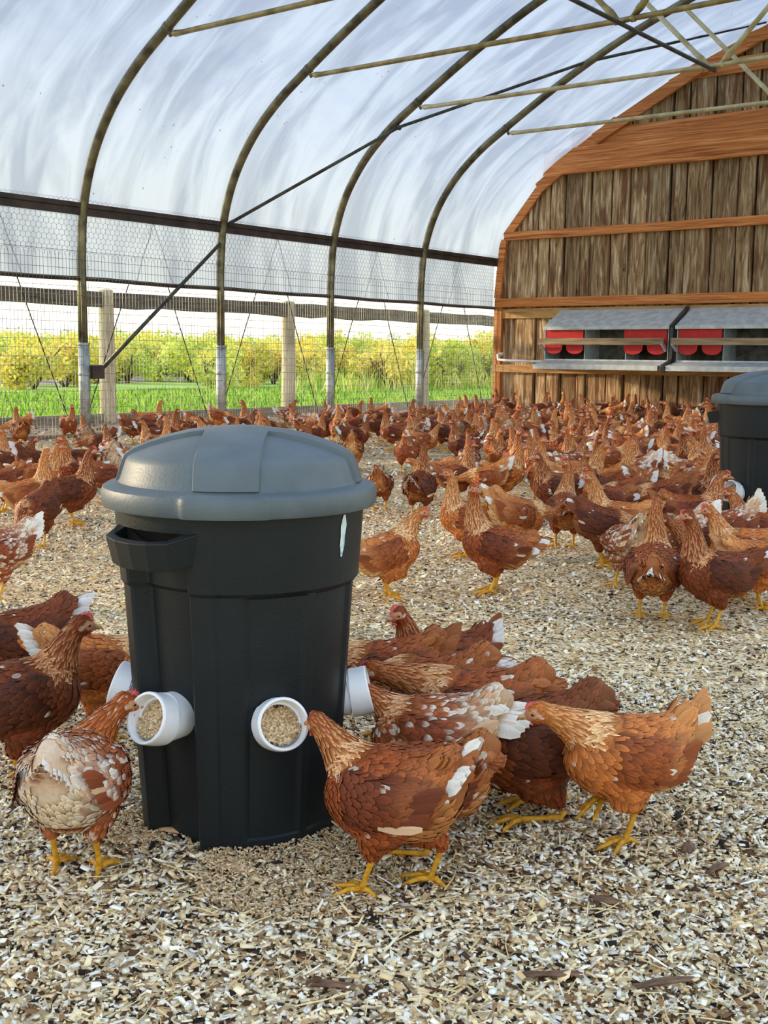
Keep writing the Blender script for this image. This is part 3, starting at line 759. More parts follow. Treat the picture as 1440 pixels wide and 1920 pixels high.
bush_list.sort(key=lambda t: t[0])
kinds = ['yellow', 'green-yellow', 'golden', 'olive green', 'bright yellow']
ORDN = ['first', 'second', 'third', 'fourth', 'fifth', 'sixth', 'seventh', 'eighth', 'ninth', 'tenth']
bcount = {}
for k, (u, R_, p, sc) in enumerate(bush_list):
    f_, s_ = BM[k % 4]
    root = link('scrub_bush', f_); root.location = (p.x, p.y, -.03); root.scale = (sc * 1.15, sc * 1.15, sc); root.rotation_euler = (0, 0, rb.uniform(0, 6.28))
    ti = k % 5; root.color = (*tints[ti], 1)
    st = link('stem', s_, root)
    bay = 'left of the first hoop' if u < 155 else 'between first and second hoops' if u < 415 else 'between second and third hoops' if u < 621 else 'between third and fourth hoops' if u < 790 else 'between fourth hoop and end wall' if u < 925 else 'behind the end wall'
    key = (bay, kinds[ti]); bcount[key] = bcount.get(key, 0) + 1
    tag(root, '%s bush, %s of its colour from the left, %s' % (kinds[ti], ORDN[bcount[key] - 1], bay), 'bush', 'scrub bushes beyond the meadow')

# far tree line
def tree_mesh(seed):
    return bush_mesh(seed, 900, 2.2, 4.0)
TM = [(tree_mesh(70 + k), stem_mesh(90 + k, 1.2, 2.6)) for k in range(2)]
for k in range(26):
    u = -80 + k * 43 + rb.uniform(-14, 14); R_ = rb.uniform(150, 190); d = ray(u, 668); d.z = 0; d.normalize(); p = d * R_
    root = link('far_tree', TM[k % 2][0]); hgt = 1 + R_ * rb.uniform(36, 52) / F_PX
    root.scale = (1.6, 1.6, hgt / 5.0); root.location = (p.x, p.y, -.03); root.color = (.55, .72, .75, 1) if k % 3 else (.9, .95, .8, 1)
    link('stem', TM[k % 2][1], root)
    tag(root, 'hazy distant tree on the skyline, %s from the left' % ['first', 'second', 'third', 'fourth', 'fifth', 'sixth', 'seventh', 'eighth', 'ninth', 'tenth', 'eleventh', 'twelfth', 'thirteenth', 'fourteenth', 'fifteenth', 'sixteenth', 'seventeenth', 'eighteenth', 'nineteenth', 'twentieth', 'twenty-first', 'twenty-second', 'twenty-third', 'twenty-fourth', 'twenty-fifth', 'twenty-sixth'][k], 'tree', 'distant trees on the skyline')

# ------------------------------------------------------------------ nest boxes on the end wall
M['galv_shaded'] = noise_mat('shaded_sheet', (70, 68, 62), (108, 106, 98), 9, 0.6, 0.25, 0.02)  # darker sheet: shade inside the nest put into the back panel colour
def nest_box(x0, x1, label):
    """roll-away nest hung on the wall: body, roof, shelf, red curtains, perch"""
    yb, yf = END_Y - .03, 16.98; zr0, zr1 = 1.80, 1.52; zb = .94
    r = empty('nest_box', ((x0 + x1) / 2, yb, .8)); tag(r, label, 'nest box', 'metal nest boxes along the end wall')
    inv = Matrix.Translation(-r.location)
    def ch(mb, name, mat, parent=r, **k):
        o = mb.build(name, mat, parent, **k)
        if parent is r: o.matrix_parent_inverse = inv
        return o
    ch(MB().box((x0 + .01, yb - .02, zb), (x1 - .01, yb, zr0 - .01)), 'back_panel', M['galv_shaded'])
    ch(MB().box((x0 + .01, yf + .02, zb - .01), (x1 - .01, yb - .02, zb + .01)), 'floor_panel', M['galv_sheet'])
    for xx in (x0, x1 - .012):
        V = [(xx, yb, zb - .05), (xx, yf - .26, zb - .12), (xx, yf - .26, zb - .02), (xx, yf, zb + .02), (xx, yf, zr1), (xx, yb, zr0)]
        V2 = [(a + .012, b, c) for a, b, c in V]
        n = 6
        ch(MB().add(V + V2, [tuple(range(n)), tuple(range(2 * n - 1, n - 1, -1))] + [(k, n + k, n + (k + 1) % n, (k + 1) % n) for k in range(n)]), 'end_panel', M['galv_sheet'])
    V = [(x0 - .02, yf - .03, zr1 - .012), (x1 + .02, yf - .03, zr1 - .012), (x1 + .02, yb, zr0), (x0 - .02, yb, zr0)]
    V2 = [(a, b, c + .015) for a, b, c in V]
    mb = MB().add(V + V2, [(3, 2, 1, 0), (4, 5, 6, 7), (0, 1, 5, 4), (1, 2, 6, 5), (2, 3, 7, 6), (3, 0, 4, 7)])
    mb.box((x0 - .02, yf - .045, zr1 - .05), (x1 + .02, yf - .03, zr1 + .004))
    rf = ch(mb, 'roof_panel', M['galv_sheet'])
    # round dropping stain plate in the roof middle
    c = Vector(((x0 + x1) / 2 + .15, (yf + yb) / 2 + .1, (zr0 + zr1) / 2 + .055))
    o = MB(); o.lathe([(0.0, .002), (.12, .002), (.12, 0)], 18); o = o.build('stain', noise_mat('dropping_stain', (196, 196, 188), (226, 226, 218), 12, .8), rf)
    o.location = c; o.rotation_euler = (math.atan2(zr0 - zr1, yb - yf), 0, 0); o.scale = (1, .6, 1)
    # egg tray shelf in front
    V = [(x0 - .03, yf - .30, zb - .05), (x1 - .02, yf - .30, zb - .05), (x1 - .02, yf, zb + .02), (x0 + .0, yf, zb + .02)]
    V2 = [(a, b, c_ + .012) for a, b, c_ in V]
    mb = MB().add(V + V2, [(3, 2, 1, 0), (4, 5, 6, 7), (0, 1, 5, 4), (1, 2, 6, 5), (2, 3, 7, 6), (3, 0, 4, 7)])
    mb.box((x0 - .03, yf - .315, zb - .115), (x1 - .02, yf - .30, zb - .035))
    ch(mb, 'tray', M['galv_sheet'], bevel=.003)
    ch(MB().box((x0, yf - .01, zb + .012), (x1, yf + .0, zb + .05)), 'front_lip', M['galv_sheet'])
    W = x1 - x0
    # dividers
    for f in (.333, .666):
        ch(MB().box((x0 + W * f - .005, yf + .03, zb), (x0 + W * f + .005, yb, zr1)), 'divider', M['galv_sheet'])
    # red curtains, each with two round-bottomed flaps
    for c0, c1 in ((.01, .325), (.655, .985)):
        a, b = x0 + W * c0, x0 + W * c1; w = (b - a); zt = zr1 - .05; zs = 1.33; zb_ = 1.075
        V = [(a, zt), (b, zt)]; out = []
        def flap(l, r_):
            pts = []; cx_ = (l + r_) / 2; hw = (r_ - l) / 2
            for k in range(9):
                t = PI * k / 8; pts.append((cx_ - hw * math.cos(t) * (.92 if 0 < k < 8 else 1), zb_ + .07 - .07 * math.sin(t)))
            return pts
        outline = [(a, zt)] + flap(a, a + w * .45) + [(a + w * .47, zs), (a + w * .53, zs)] + flap(a + w * .55, b) + [(b, zt)]
        mb = MB()
        # build as strips: header and two flaps
        def poly(pts):
            n = len(pts); V_ = [(p[0], yf + .005, p[1]) for p in pts] + [(p[0], yf + .014, p[1]) for p in pts]
            mb.add(V_, [tuple(range(n)), tuple(range(2 * n - 1, n - 1, -1))] + [(k, n + k, n + (k + 1) % n, (k + 1) % n) for k in range(n)])
        poly([(a, zt), (a, zs), (b, zs), (b, zt)])
        poly([(a, zs)] + flap(a, a + w * .44) + [(a + w * .47, zs)])
        poly([(a + w * .53, zs)] + flap(a + w * .56, b) + [(b, zs)])
        ch(mb, 'red_curtain', M['red'])
    ch(MB().box((x0 - .04, yf - .14, 1.225), (x1 - .03, yf - .10, 1.33)), 'perch_board', M['perch'], bevel=.004)
    for xx in (x0 - .02, x1 - .05):
        ch(MB().beam((xx, yf + .02, 1.14), (xx, yf - .13, 1.25), .03, .05), 'bracket', M['galv_sheet'])
    return r
nest_box(-10.02, -7.80, 'galvanised nest box with red plastic flaps, nearest the wire fence on the plank wall')
nest_box(-7.66, -5.44, 'galvanised nest box with red flaps, second from the wire fence, above the far feeder bin')
nest_box(-5.30, -3.08, 'galvanised nest box with red flaps, third from the wire fence, farthest right')
for xx, w_ in ((-7.73, 'first and second'), (-5.37, 'second and third')):
    o = MB().beam((xx, 16.66, .84), (xx, 16.99, .97), .07, .10, m=0).beam((xx, 16.97, 1.0), (xx, 16.97, 1.5), .045, .09, up=(0, 1, 0)).beam((xx, 16.93, 1.52), (xx, 17.5, 1.83), .05, .05).build('joint_bracket', M['steel_dark'], bevel=.004)
    tag(o, 'dark green-grey joining bracket between the %s nest boxes' % w_, 'bracket')
o = MB().tube([(-11.18, 17.40, 1.06), (-11.18, 17.34, 1.05), (-11.14, 17.30, .97), (-11.0, 17.3, .955), (-10.06, 17.3, .94)], .022, 10).tube([(-11.18, 17.50, 1.07), (-11.18, 17.40, 1.06)], .03, 8).build('water_pipe', M['pvc'], smooth=True)
tag(o, 'short white plastic pipe from the corner post to the first nest box', 'pipe')

# ------------------------------------------------------------------ feeder bins
ZR, ZS = .715, .543                 # rim and step heights
def bin_shape(phi_recess, phi_panel):
    """radius as a function of angle (deg) and height, for a drum with a handle recess"""
    def fr(a, r, z):
        d = math.degrees(a) % 360
        q = r
        for c in (phi_recess, phi_recess + 180):
            t = (d - c + 180) % 360 - 180
            if abs(t) < 19 and z < .66:
                e = 1.0 if abs(t) < 15.5 else max(0.0, (19 - abs(t)) / 3.5)
                q = q - .034 * e * min(1.0, (0.66 - z) / .03)
            elif abs(t) < 31 and z < ZS + .2:
                q = q + .004
        for c in phi_panel:
            t = (d - c + 180) % 360 - 180
            if abs(t) < 15 and .03 < z < ZS - .01:
                q = q - .006 * min(1.0, (15 - abs(t)) / 1.5)
        return q
    return fr
def pellets(center, nrm, rad, n, seed, size=.0042):
    r = np.random.default_rng(seed); nrm = np.array(nrm) / np.linalg.norm(nrm)
    t = np.cross(nrm, [0, 0, 1.0]); t /= np.linalg.norm(t); b = np.cross(nrm, t)
    V = []; Q = []; C = []; pal = np.array([lin(c) for c in ((228, 200, 156), (206, 176, 132), (240, 216, 176), (184, 152, 110))]); k0 = 0
    for k in range(n):
        rr = rad * math.sqrt(r.random()); a = r.uniform(0, 2 * PI)
        c = np.array(center) + t * rr * math.cos(a) + b * rr * math.sin(a) + nrm * r.uniform(0, .004)
        d = r.normal(0, 1, 3); d -= nrm * (d @ nrm) * .7; d /= np.linalg.norm(d); s = np.cross(d, nrm); s /= np.linalg.norm(s); u = np.cross(s, d)
        L = size * r.uniform(.8, 1.8); w = size * .5
        for e in (-1, 1):
            for x_, y_ in ((-1, 0), (0, -1), (1, 0), (0, 1)):
                V.append(c + d * e * L + s * x_ * w + u * y_ * w)
        for q in range(4): Q.append((k0 + q, k0 + (q + 1) % 4, k0 + 4 + (q + 1) % 4, k0 + 4 + q))
        Q += [(k0 + 3, k0 + 2, k0 + 1, k0), (k0 + 4, k0 + 5, k0 + 6, k0 + 7)]
        C += [pal[r.integers(0, 4)] * r.uniform(.8, 1.1)] * 8; k0 += 8
    return np_mesh('feed_pellets', V, Q, M['pellet'], C)
def feeder_bin(loc, view, recess, tubes, label, sticker=None, npel=900, rz=0):
    """view: world angle (deg) that faces the camera; recess and tube angles are measured from it, + to the picture's left"""
    root = empty('feeder_bin', loc); tag(root, label, 'bin', 'round plastic feeder bins with pipe openings')
    A = lambda d: view - d          # picture-left is clockwise seen from above
    rc = A(recess)
    n = 240
    fr = bin_shape(rc, [rc + 60, rc + 95, rc + 130, rc - 60, rc - 95, rc - 130])
    zs = [0.0, .004, .03, .034] + list(np.linspace(.06, ZS - .012, 16)) + [ZS - .008, ZS, ZS + .004] + list(np.linspace(ZS + .02, .655, 5)) + [.66, .665, .69, ZR]
    def rad(z):
        r = .212 + (.245 - .212) * z / ZS if z <= ZS - .004 else .2505 + (.262 - .2505) * (z - ZS) / (ZR - ZS)
        return r
    prof = [(0.0, .004), (.2, .004)] + [(rad(z) - (.006 if z == 0 else 0), z) for z in zs] + [(.256, ZR), (.25, ZR - .05)]
    body = MB().lathe(prof, n, fr=fr).build('body', M['bin'], root, smooth=True)
    try: body.data.set_sharp_from_angle(angle=math.radians(24))
    except Exception: pass
    # lid
    def flid(a, r, z):
        d = math.degrees(a)
        q = r
        for c in (rc + 36.5, rc - 143.5):
            t = (d - c + 180) % 360 - 180
            if abs(t) < 17 and z < .742 and r > .27: q = q + .009 * min(1, (17 - abs(t)) / 1.0)
        return q
    pl = [(.263, ZR - .012), (.276, ZR - .022), (.284, ZR - .022), (.287, ZR - .016), (.2875, ZR + .006), (.284, ZR + .016), (.276, ZR + .021), (.262, ZR + .022), (.253, ZR + .026), (.2485, ZR + .034), (.2375, ZR + .068), (.232, ZR + .078), (.222, ZR + .084), (.19, ZR + .098), (.15, ZR + .111), (.11, ZR + .121), (.07, ZR + .127), (.035, ZR + .130), (.0001, ZR + .131)]
    lid = MB().lathe(pl, n, fr=flid).build('lid', M['bin_lid'], root, smooth=True)
    try: lid.data.set_sharp_from_angle(angle=math.radians(32))
    except Exception: pass
    # raised wedge bands crossing the dome, as sub-parts of the lid
    def domez(r):
        return float(np.interp(r, [p[0] for p in pl[::-1][:12]], [p[1] for p in pl[::-1][:12]]))
    for c in (rc + 36.5, rc + 126.5, rc + 216.5, rc + 306.5):
        lift = .0085; hw_ = lambda q: 45.0 if q <= .092 else math.degrees(math.asin(.065 / q))
        rs = [.0005, .05, .092, .11, .15, .19, .222, .232, .2385, .246, .2505]; V = []; m_ = 15
        for r_ in rs:
            zz = domez(r_) if r_ < .249 else ZR + .028
            for k in range(m_):
                a = math.radians(c + hw_(r_) * (2 * k / (m_ - 1) - 1))
                V.append((r_ * math.cos(a), r_ * math.sin(a), zz))
        N = len(V); out = .0035
        for (i, r_) in enumerate(rs):
            zz = domez(r_) if r_ < .249 else ZR + .028
            steep = r_ > .2225
            for k in range(m_):
                hh = hw_(r_) - (.9 if r_ > .095 else 0); a = math.radians(c + hh * (2 * k / (m_ - 1) - 1)); ro = r_ + (lift * .7 if steep else 0); zo = zz + lift * (1 if not steep else .35) * (.0 if i == len(rs) - 1 else 1)
                V.append((ro * math.cos(a), ro * math.sin(a), zo))
        F = []
        for i in range(len(rs) - 1):
            for k in range(m_ - 1):
                a = N + i * m_ + k; F.append((a, a + m_, a + m_ + 1, a + 1))
        for i in range(len(rs) - 1):
            for k in (0, m_ - 1):
                a = i * m_ + k; F.append((a, a + m_, N + a + m_, N + a) if k == 0 else (a + m_, a, N + a, N + a + m_))
        w = MB().add(V, F).build('lid_panel', M['bin_lid'], lid, smooth=True)
        try: w.data.set_sharp_from_angle(angle=math.radians(30))
        except Exception: pass
    # handles over the recesses: a flat tray-like loop
    for c in (rc, rc + 180):
        a = math.radians(c); mb = MB(); cs, sn = math.cos(a), math.sin(a)
        def P(rad_, off, z): return (rad_ * cs - off * sn, rad_ * sn + off * cs, z)
        W1, W2 = .115, .085
        outl = [(.225, -W1), (.292, -W2), (.306, -W2 * .5), (.310, 0), (.306, W2 * .5), (.292, W2), (.225, W1)]
        inn = [(.222, -W1 + .03), (.278, -W2 + .012), (.290, -W2 * .5), (.294, 0), (.290, W2 * .5), (.278, W2 - .012), (.222, W1 - .03)]
        n_ = len(outl); V = []
        for (r_, o_) in outl: V.append(P(r_ + .004, o_, .664 - (r_ - .225) * .25)); V.append(P(r_ - .010, o_ * .95, .604 - (r_ - .225) * .20))
        for (r_, o_) in inn: V.append(P(r_ + .004, o_, .664 - (r_ - .225) * .25)); V.append(P(r_ - .006, o_, .616 - (r_ - .225) * .22))
        F = []
        for k in range(n_ - 1):
            a0, a1 = 2 * k, 2 * k + 2; b0, b1 = 2 * n_ + 2 * k, 2 * n_ + 2 * k + 2
            F += [(a0, a0 + 1, a1 + 1, a1), (a0, a1, b1, b0), (b0, b1, b1 + 1, b0 + 1), (a0 + 1, b0 + 1, b1 + 1, a1 + 1)]
        mb.add(V, F)
        hd = mb.build('handle', M['bin'], root, bevel=.002); hd['label'] = 'dark loop handle'
    # pipe elbows
    rt = random.Random(3)
    for k, (d, el) in enumerate(tubes):
        a = math.radians(A(d)); o_ = Vector((math.cos(a), math.sin(a), 0)); R = .0525
        zc = .276
        e_ = math.radians(el)
        p0 = o_ * .17 + Vector((0, 0, zc)); p1 = o_ * .226 + Vector((0, 0, zc))
        pts = [p0, p1]
        cur = p1; steps = 4
        for s_ in range(1, steps + 1):
            t = e_ * s_ / steps; cur = cur + (o_ * math.cos(t) + Vector((0, 0, math.sin(t)))) * .0095; pts.append(cur.copy())
        dn = (o_ * math.cos(e_) + Vector((0, 0, math.sin(e_))))
        pts.append(cur + dn * .012)
        end = pts[-1]
        mb = MB()
        mb.tube(pts[:3], R - .0045, 36, caps=False)
        mb.tube(pts[2:], R, 36, caps=False)
        # hub collar, mouth rim and inner wall
        side = dn.cross(Vector((0, 0, 1))).normalized(); up = side.cross(dn)
        def ring(c, r_): return [c + (side * math.cos(2 * PI * j / 36) + up * math.sin(2 * PI * j / 36)) * r_ for j in range(36)]
        rings = [ring(end, R), ring(end + dn * .003, R - .0015), ring(end + dn * .003, R - .0058), ring(end - dn * .002, R - .0075), ring(end - dn * .024, R - .0080), ring(end - dn * .0245, R - .0125), ring(end - dn * .06, R - .0125)]
        V = [p for r_ in rings for p in r_]; F = []
        for i in range(len(rings) - 1):
            for j in range(36): F.append((i * 36 + j, i * 36 + (j + 1) % 36, (i + 1) * 36 + (j + 1) % 36, (i + 1) * 36 + j))
        mb.add(V, F)
        rings = [ring(pts[2], R - .0045), ring(pts[2], R)]
        V = [p for r_ in rings for p in r_]; mb.add(V, [(j, (j + 1) % 36, 36 + (j + 1) % 36, 36 + j) for j in range(36)])
        pp = mb.build('feed_pipe', M['pvc'], root, smooth=True)
        try: pp.data.set_sharp_from_angle(angle=math.radians(35))
        except Exception: pass
        # feed inside, level with a slope that spills down towards the mouth
        fc = end - dn * .030; fn = (dn + Vector((0, 0, .55))).normalized()
        dk = MB(); sd = side; u2 = fn.cross(sd).normalized()
        ringp = [fc + (sd * math.cos(2 * PI * j / 24) * (R - .011) + u2 * math.sin(2 * PI * j / 24) * (R - .009)) for j in range(24)]
        if abs(d) < 120:
            pm = pellets(fc + fn * .001, fn, R - .012, npel, 60 + k)
            po = link('feed_pellets', pm, pp); po['kind'] = 'stuff'; po['label'] = 'tan feed pellets filling the pipe'
            dk.add(ringp, [tuple(range(24))]); db = dk.build('feed_bed', noise_mat('feed_bed', (120, 98, 70), (160, 134, 98), 90, .9), pp)
    if sticker:
        d, z0, z1 = sticker; V = []; m_ = 9; rs_ = random.Random(4)
        for i in range(m_):
            t = i / (m_ - 1); z = z0 + (z1 - z0) * t; w = .0105 * math.sin(PI * min(max(t, .03), .97)) ** .6 * rs_.uniform(.6, 1.15) + .001
            for s_ in (-1, 1):
                a = math.radians(A(d)) + s_ * w / .26 + .012 * (t - .5); r_ = rad(z) + .0012
                V.append((r_ * math.cos(a), r_ * math.sin(a), z))
        F = [(2 * i, 2 * i + 1, 2 * i + 3, 2 * i + 2) for i in range(m_ - 1)]
        s_ = MB().add(V, F).build('sticker', M['sticker'], root); s_['label'] = 'torn pale blue sticker remnant'
    return root
TUBES = [(-84, 14), (-17, 20), (43, 20), (101, 18), (161, 20), (221, 20)]
B1 = Vector((-1.738, 1.710, 0)); view1 = math.degrees(math.atan2(-B1.y, -B1.x))
feeder_bin(B1, view1, 43, TUBES, 'large dark blue-grey feeder bin with domed lid in front of the flock', sticker=(-52, .60, .685), rz=0)
BIN2Z = gh(BIN2.x, BIN2.y)
view2 = math.degrees(math.atan2(-BIN2.y, -BIN2.x))
feeder_bin(Vector((BIN2.x, BIN2.y, BIN2Z - .002)), view2, 100, [(42, 20), (102, 20), (-18, 20), (-78, 20), (162, 20), (222, 20)], 'dark grey feeder bin cut by the right picture edge, beyond the crowd of hens')
# spilled feed around the front bin
def spill(cx_, cy_, r0, n, seed):
    r = np.random.default_rng(seed); me = pellets((cx_, cy_, .012), (0.02, 0.01, 1.0), r0, n, seed, .0035); return me
o = link('spilled_feed', spill(at(560, 1640).x, at(560, 1640).y, .20, 2600, 8)); tag(o, 'tan feed pellets spilled on the chips in front of the feeder bin', 'feed', kind='stuff')
o = link('spilled_feed', spill(at(255, 1560).x, at(255, 1560).y, .09, 700, 9)); tag(o, 'feed crumbs spilled under the left front pipe', 'feed', kind='stuff')

# ------------------------------------------------------------------ hens
PALS = {
    # body, edge, wing, neck, neck edge, fluff, head, tail, tip, mottle
    'brown':  dict(body=(150, 74, 33), wing=(108, 50, 25), neck=(180, 98, 42), nedge=(248, 206, 150), fluff=(188, 124, 70), head=(172, 86, 36), rear=(172, 104, 56), tail=(170, 102, 56), tip=(244, 238, 228), mot=.015),
    'dark':   dict(body=(118, 56, 23), wing=(84, 40, 18), neck=(148, 72, 30), nedge=(236, 182, 122), fluff=(146, 86, 44), head=(142, 66, 28), rear=(122, 62, 32), tail=(128, 68, 36), tip=(238, 230, 220), mot=.01),
    'golden': dict(body=(194, 112, 52), wing=(144, 74, 34), neck=(208, 128, 60), nedge=(253, 222, 168), fluff=(226, 174, 112), head=(200, 112, 50), rear=(214, 146, 84), tail=(200, 140, 86), tip=(250, 240, 222), mot=.02),
    'mottled': dict(body=(164, 88, 46), wing=(134, 66, 34), neck=(176, 92, 40), nedge=(244, 200, 144), fluff=(216, 172, 128), head=(170, 82, 36), rear=(214, 176, 136), tail=(206, 164, 124), tip=(246, 238, 222), mot=.34),
    'creamrear': dict(body=(172, 98, 56), wing=(138, 70, 38), neck=(176, 90, 36), nedge=(222, 146, 80), fluff=(238, 214, 180), head=(176, 84, 34), rear=(240, 208, 176), tail=(240, 220, 196), tip=(248, 240, 226), mot=.30),
}
PALS['darktan'] = dict(PALS['dark'], fluff=(206, 160, 108), rear=(128, 74, 40))
def hermite(p0, p1, p2, p3, n):
    out = []
    for i in range(n):
        t = i / (n - 1); s = 1 - t
        out.append(p0 * (s * s * s) + p1 * (3 * s * s * t) + p2 * (3 * s * t * t) + p3 * (t * t * t))
    return out
def loft(mb, pts, ry, rz, n=18, side0=Vector((0, 1, 0))):
    k = len(pts); sd = side0.copy(); V = []
    for i in range(k):
        t = (pts[min(i + 1, k - 1)] - pts[max(i - 1, 0)]).normalized()
        sd = (sd - t * sd.dot(t)).normalized(); up = t.cross(sd) * -1
        up = sd.cross(t) if sd.cross(t).z >= up.z else up
        for j in range(n):
            a = 2 * PI * j / n; V.append(pts[i] + sd * (math.cos(a) * ry[i]) + up * (math.sin(a) * rz[i]))
    F = []
    for i in range(k - 1):
        for j in range(n):
            a, b = i * n + j, i * n + (j + 1) % n; F.append((a, b, b + n, a + n))
    F.append(tuple(range(n))[::-1]); F.append(tuple((k - 1) * n + j for j in range(n)))
    mb.add(V, F)
def interp_pts(pts, vals, m):
    """resample polyline with values by catmull-rom"""
    P = [Vector(p) for p in pts]; n = len(P); out = []; ov = []
    for i in range(n - 1):
        p0, p1, p2, p3 = P[max(i - 1, 0)], P[i], P[i + 1], P[min(i + 2, n - 1)]
        v0, v1, v2, v3 = vals[max(i - 1, 0)], vals[i], vals[i + 1], vals[min(i + 2, n - 1)]
        for s in range(m):
            t = s / m
            f = lambda a, b, c, d: .5 * ((2 * b) + (c - a) * t + (2 * a - 5 * b + 4 * c - d) * t * t + (3 * b - a - 3 * c + d) * t ** 3)
            out.append(f(p0, p1, p2, p3)); ov.append(tuple(f(a, b, c, d) for a, b, c, d in zip(v0, v1, v2, v3)))
    out.append(P[-1]); ov.append(tuple(vals[-1]))
    return out, ov

def make_hen(name='hen', H=(.12, 0, .405), hyaw=0, hpitch=-8, pitch=-6, hip=.205, tail_up=38, pal='brown', seed=0, lod=0,
             feet=((.01, .045), (.0, -.045)), lift=None, tailwhite=.5, comb=.6, fat=1.0, kneel=False, tail_len=1.0):
    """one hen built around its own origin on the floor, facing +x. H: head centre."""
    r = np.random.default_rng(seed + 1000); pr = PALS[pal]
    Rb = Matrix.Rotation(math.radians(pitch), 3, 'Y'); O = Vector((0, 0, hip))
    B = lambda x, y, z: O + Rb @ Vector((x, y, z))
    mb = MB()
    # torso
    tp = [(-.158, 0, .104), (-.144, 0, .085), (-.126, 0, .066), (-.098, 0, .036), (-.056, 0, .008), (-.01, 0, -.006), (.04, 0, -.006), (.078, 0, .006), (.102, 0, .024)]
    tv = [(.012, .026), (.026, .038), (.036, .042), (.060, .064), (.078, .080), (.086, .087), (.083, .086), (.068, .073), (.040, .046)]
    tp = [B(*p) for p in tp]; tv = [(a * fat, b * fat) for a, b in tv]
    sp, sv = interp_pts(tp, tv, 4)
    loft(mb, sp, [v[0] for v in sv], [v[1] for v in sv], 24)
    # neck and head
    Hc = Vector(H); hd = Vector((math.cos(math.radians(hyaw)) * math.cos(math.radians(hpitch)), math.sin(math.radians(hyaw)) * math.cos(math.radians(hpitch)), math.sin(math.radians(hpitch))))
    N0 = B(.055, 0, .012); Nf = (Rb @ Vector((.8, 0, .55))).normalized()
    back = Hc - hd * .010; L = (back - N0).length
    arr = (hd * .30 + (back - N0).normalized() * .7).normalized()
    nk = hermite(N0, N0 + Nf * L * .34, back - arr * L * .34, back, 14)
    q = [i / 13 for i in range(14)]
    rad = [float(np.interp(t, [0, .15, .35, .6, .85, 1], [.072, .064, .046, .031, .0225, .0195])) * (fat * .5 + .5) for t in q]
    loft(mb, nk, [a * .94 for a in rad], [a * 1.04 for a in rad], 18)
    hs = Vector((0, 0, 1)).cross(hd).normalized(); hu = hd.cross(hs)
    hp = [Hc - hd * .030, Hc - hd * .022, Hc - hd * .008, Hc + hd * .006, Hc + hd * .017, Hc + hd * .024]
    loft(mb, [p + hu * (.002 if i < 3 else -.001) for i, p in enumerate(hp)], [.010, .0175, .0205, .0180, .0125, .0068], [.012, .0210, .0238, .0212, .0150, .0088], 16, hs)
    # wings, fluff, thighs
    for s in (1, -1):
        wp = [B(.072, s * .052 * fat, .018), B(.045, s * .071 * fat, .012), B(-.01, s * .081 * fat, .004), B(-.065, s * .072 * fat, .006), B(-.115, s * .05 * fat, .018), B(-.148, s * .030, .034)]
        loft(mb, wp, [.010, .018, .020, .017, .012, .006], [.028, .046, .053, .043, .028, .012], 14)
        th = [B(.005, s * .040, -.045), B(-.005, s * .045, -.080), Vector((feet[0 if s > 0 else 1][0] - .018, s * abs(feet[0 if s > 0 else 1][1]), hip - .098)), Vector((feet[0 if s > 0 else 1][0] - .026, s * abs(feet[0 if s > 0 else 1][1]), max(.03, hip - .122)))]
        loft(mb, th, [.044, .038, .024, .011], [.052, .045, .027, .012], 14)
    loft(mb, [B(-.045, 0, -.035), B(-.085, 0, -.022), B(-.125, 0, .010)], [.058, .062, .036], [.050, .052, .034], 16)
    me0 = bpy.data.meshes.new('tmp'); me0.from_pydata(mb.v, [], mb.f); ob = bpy.data.objects.new('tmp', me0); COL.objects.link(ob)
    rm = ob.modifiers.new('r', 'REMESH'); rm.mode = 'VOXEL'; rm.voxel_size = .0056 if lod == 0 else .0068
    sm = ob.modifiers.new('s', 'SMOOTH'); sm.factor = .5; sm.iterations = 4 if lod == 0 else 2
    dg = bpy.context.evaluated_depsgraph_get(); me = bpy.data.meshes.new_from_object(ob.evaluated_get(dg)); me.name = name
    bpy.data.objects.remove(ob, do_unlink=True); bpy.data.meshes.remove(me0)
    nv = len(me.vertices); V = np.empty(nv * 3, dtype=np.float32); me.vertices.foreach_get('co', V); V = V.reshape(-1, 3).astype(float)
    Nn = np.empty(nv * 3, dtype=np.float32); me.vertices.foreach_get('normal', Nn); Nn = Nn.reshape(-1, 3).astype(float)
    # regions
    S = np.array([list(p) for p in sp] + [list(p) for p in nk[2:]] + [list(p) for p in hp[2:]]); nT = len(sp); nN = nT + len(nk) - 2
    T = np.gradient(S, axis=0); T /= np.linalg.norm(T, axis=1)[:, None]
    Ri = np.array([max(v) for v in sv] + [x for x in rad[2:]] + [.02] * 4)
    D = (np.linalg.norm(V[:, None, :] - S[None], axis=2)) / (Ri[None] * .5 + .02); I = D.argmin(1)
    Bi = np.array((Rb.transposed())) ; bl = (V - np.array(O)) @ np.array(Rb)      # body frame coords
    reg = np.where(I < nT, 0, np.where(I < nN, 1, 2))                           # 0 torso 1 neck 2 head
    HcN = np.array(Hc); reg[np.linalg.norm(V - HcN, axis=1) < .024] = 2
    w_ = (reg == 0) & (np.abs(bl[:, 1]) > .05 * fat) & (bl[:, 0] > -.15) & (bl[:, 0] < .062) & (bl[:, 2] > -.045) & (bl[:, 2] < .055); reg[w_] = 3
    low = (bl[:, 2] < -.075) & (V[:, 2] < hip - .06); reg[low & (reg == 0)] = 4   # thighs
    fl = (reg == 0) & (bl[:, 0] < -.06) & (bl[:, 2] < -.012 + .2 * (-.06 - bl[:, 0])); reg[fl] = 5
    flow = -T[I]; flow[reg == 4] = np.array(Rb @ Vector((-.35, 0, -1)))
    flow[reg == 5] += np.array([0, 0, -.35]); flow[reg == 3] += np.array(Rb @ Vector((0, 0, -.10)))
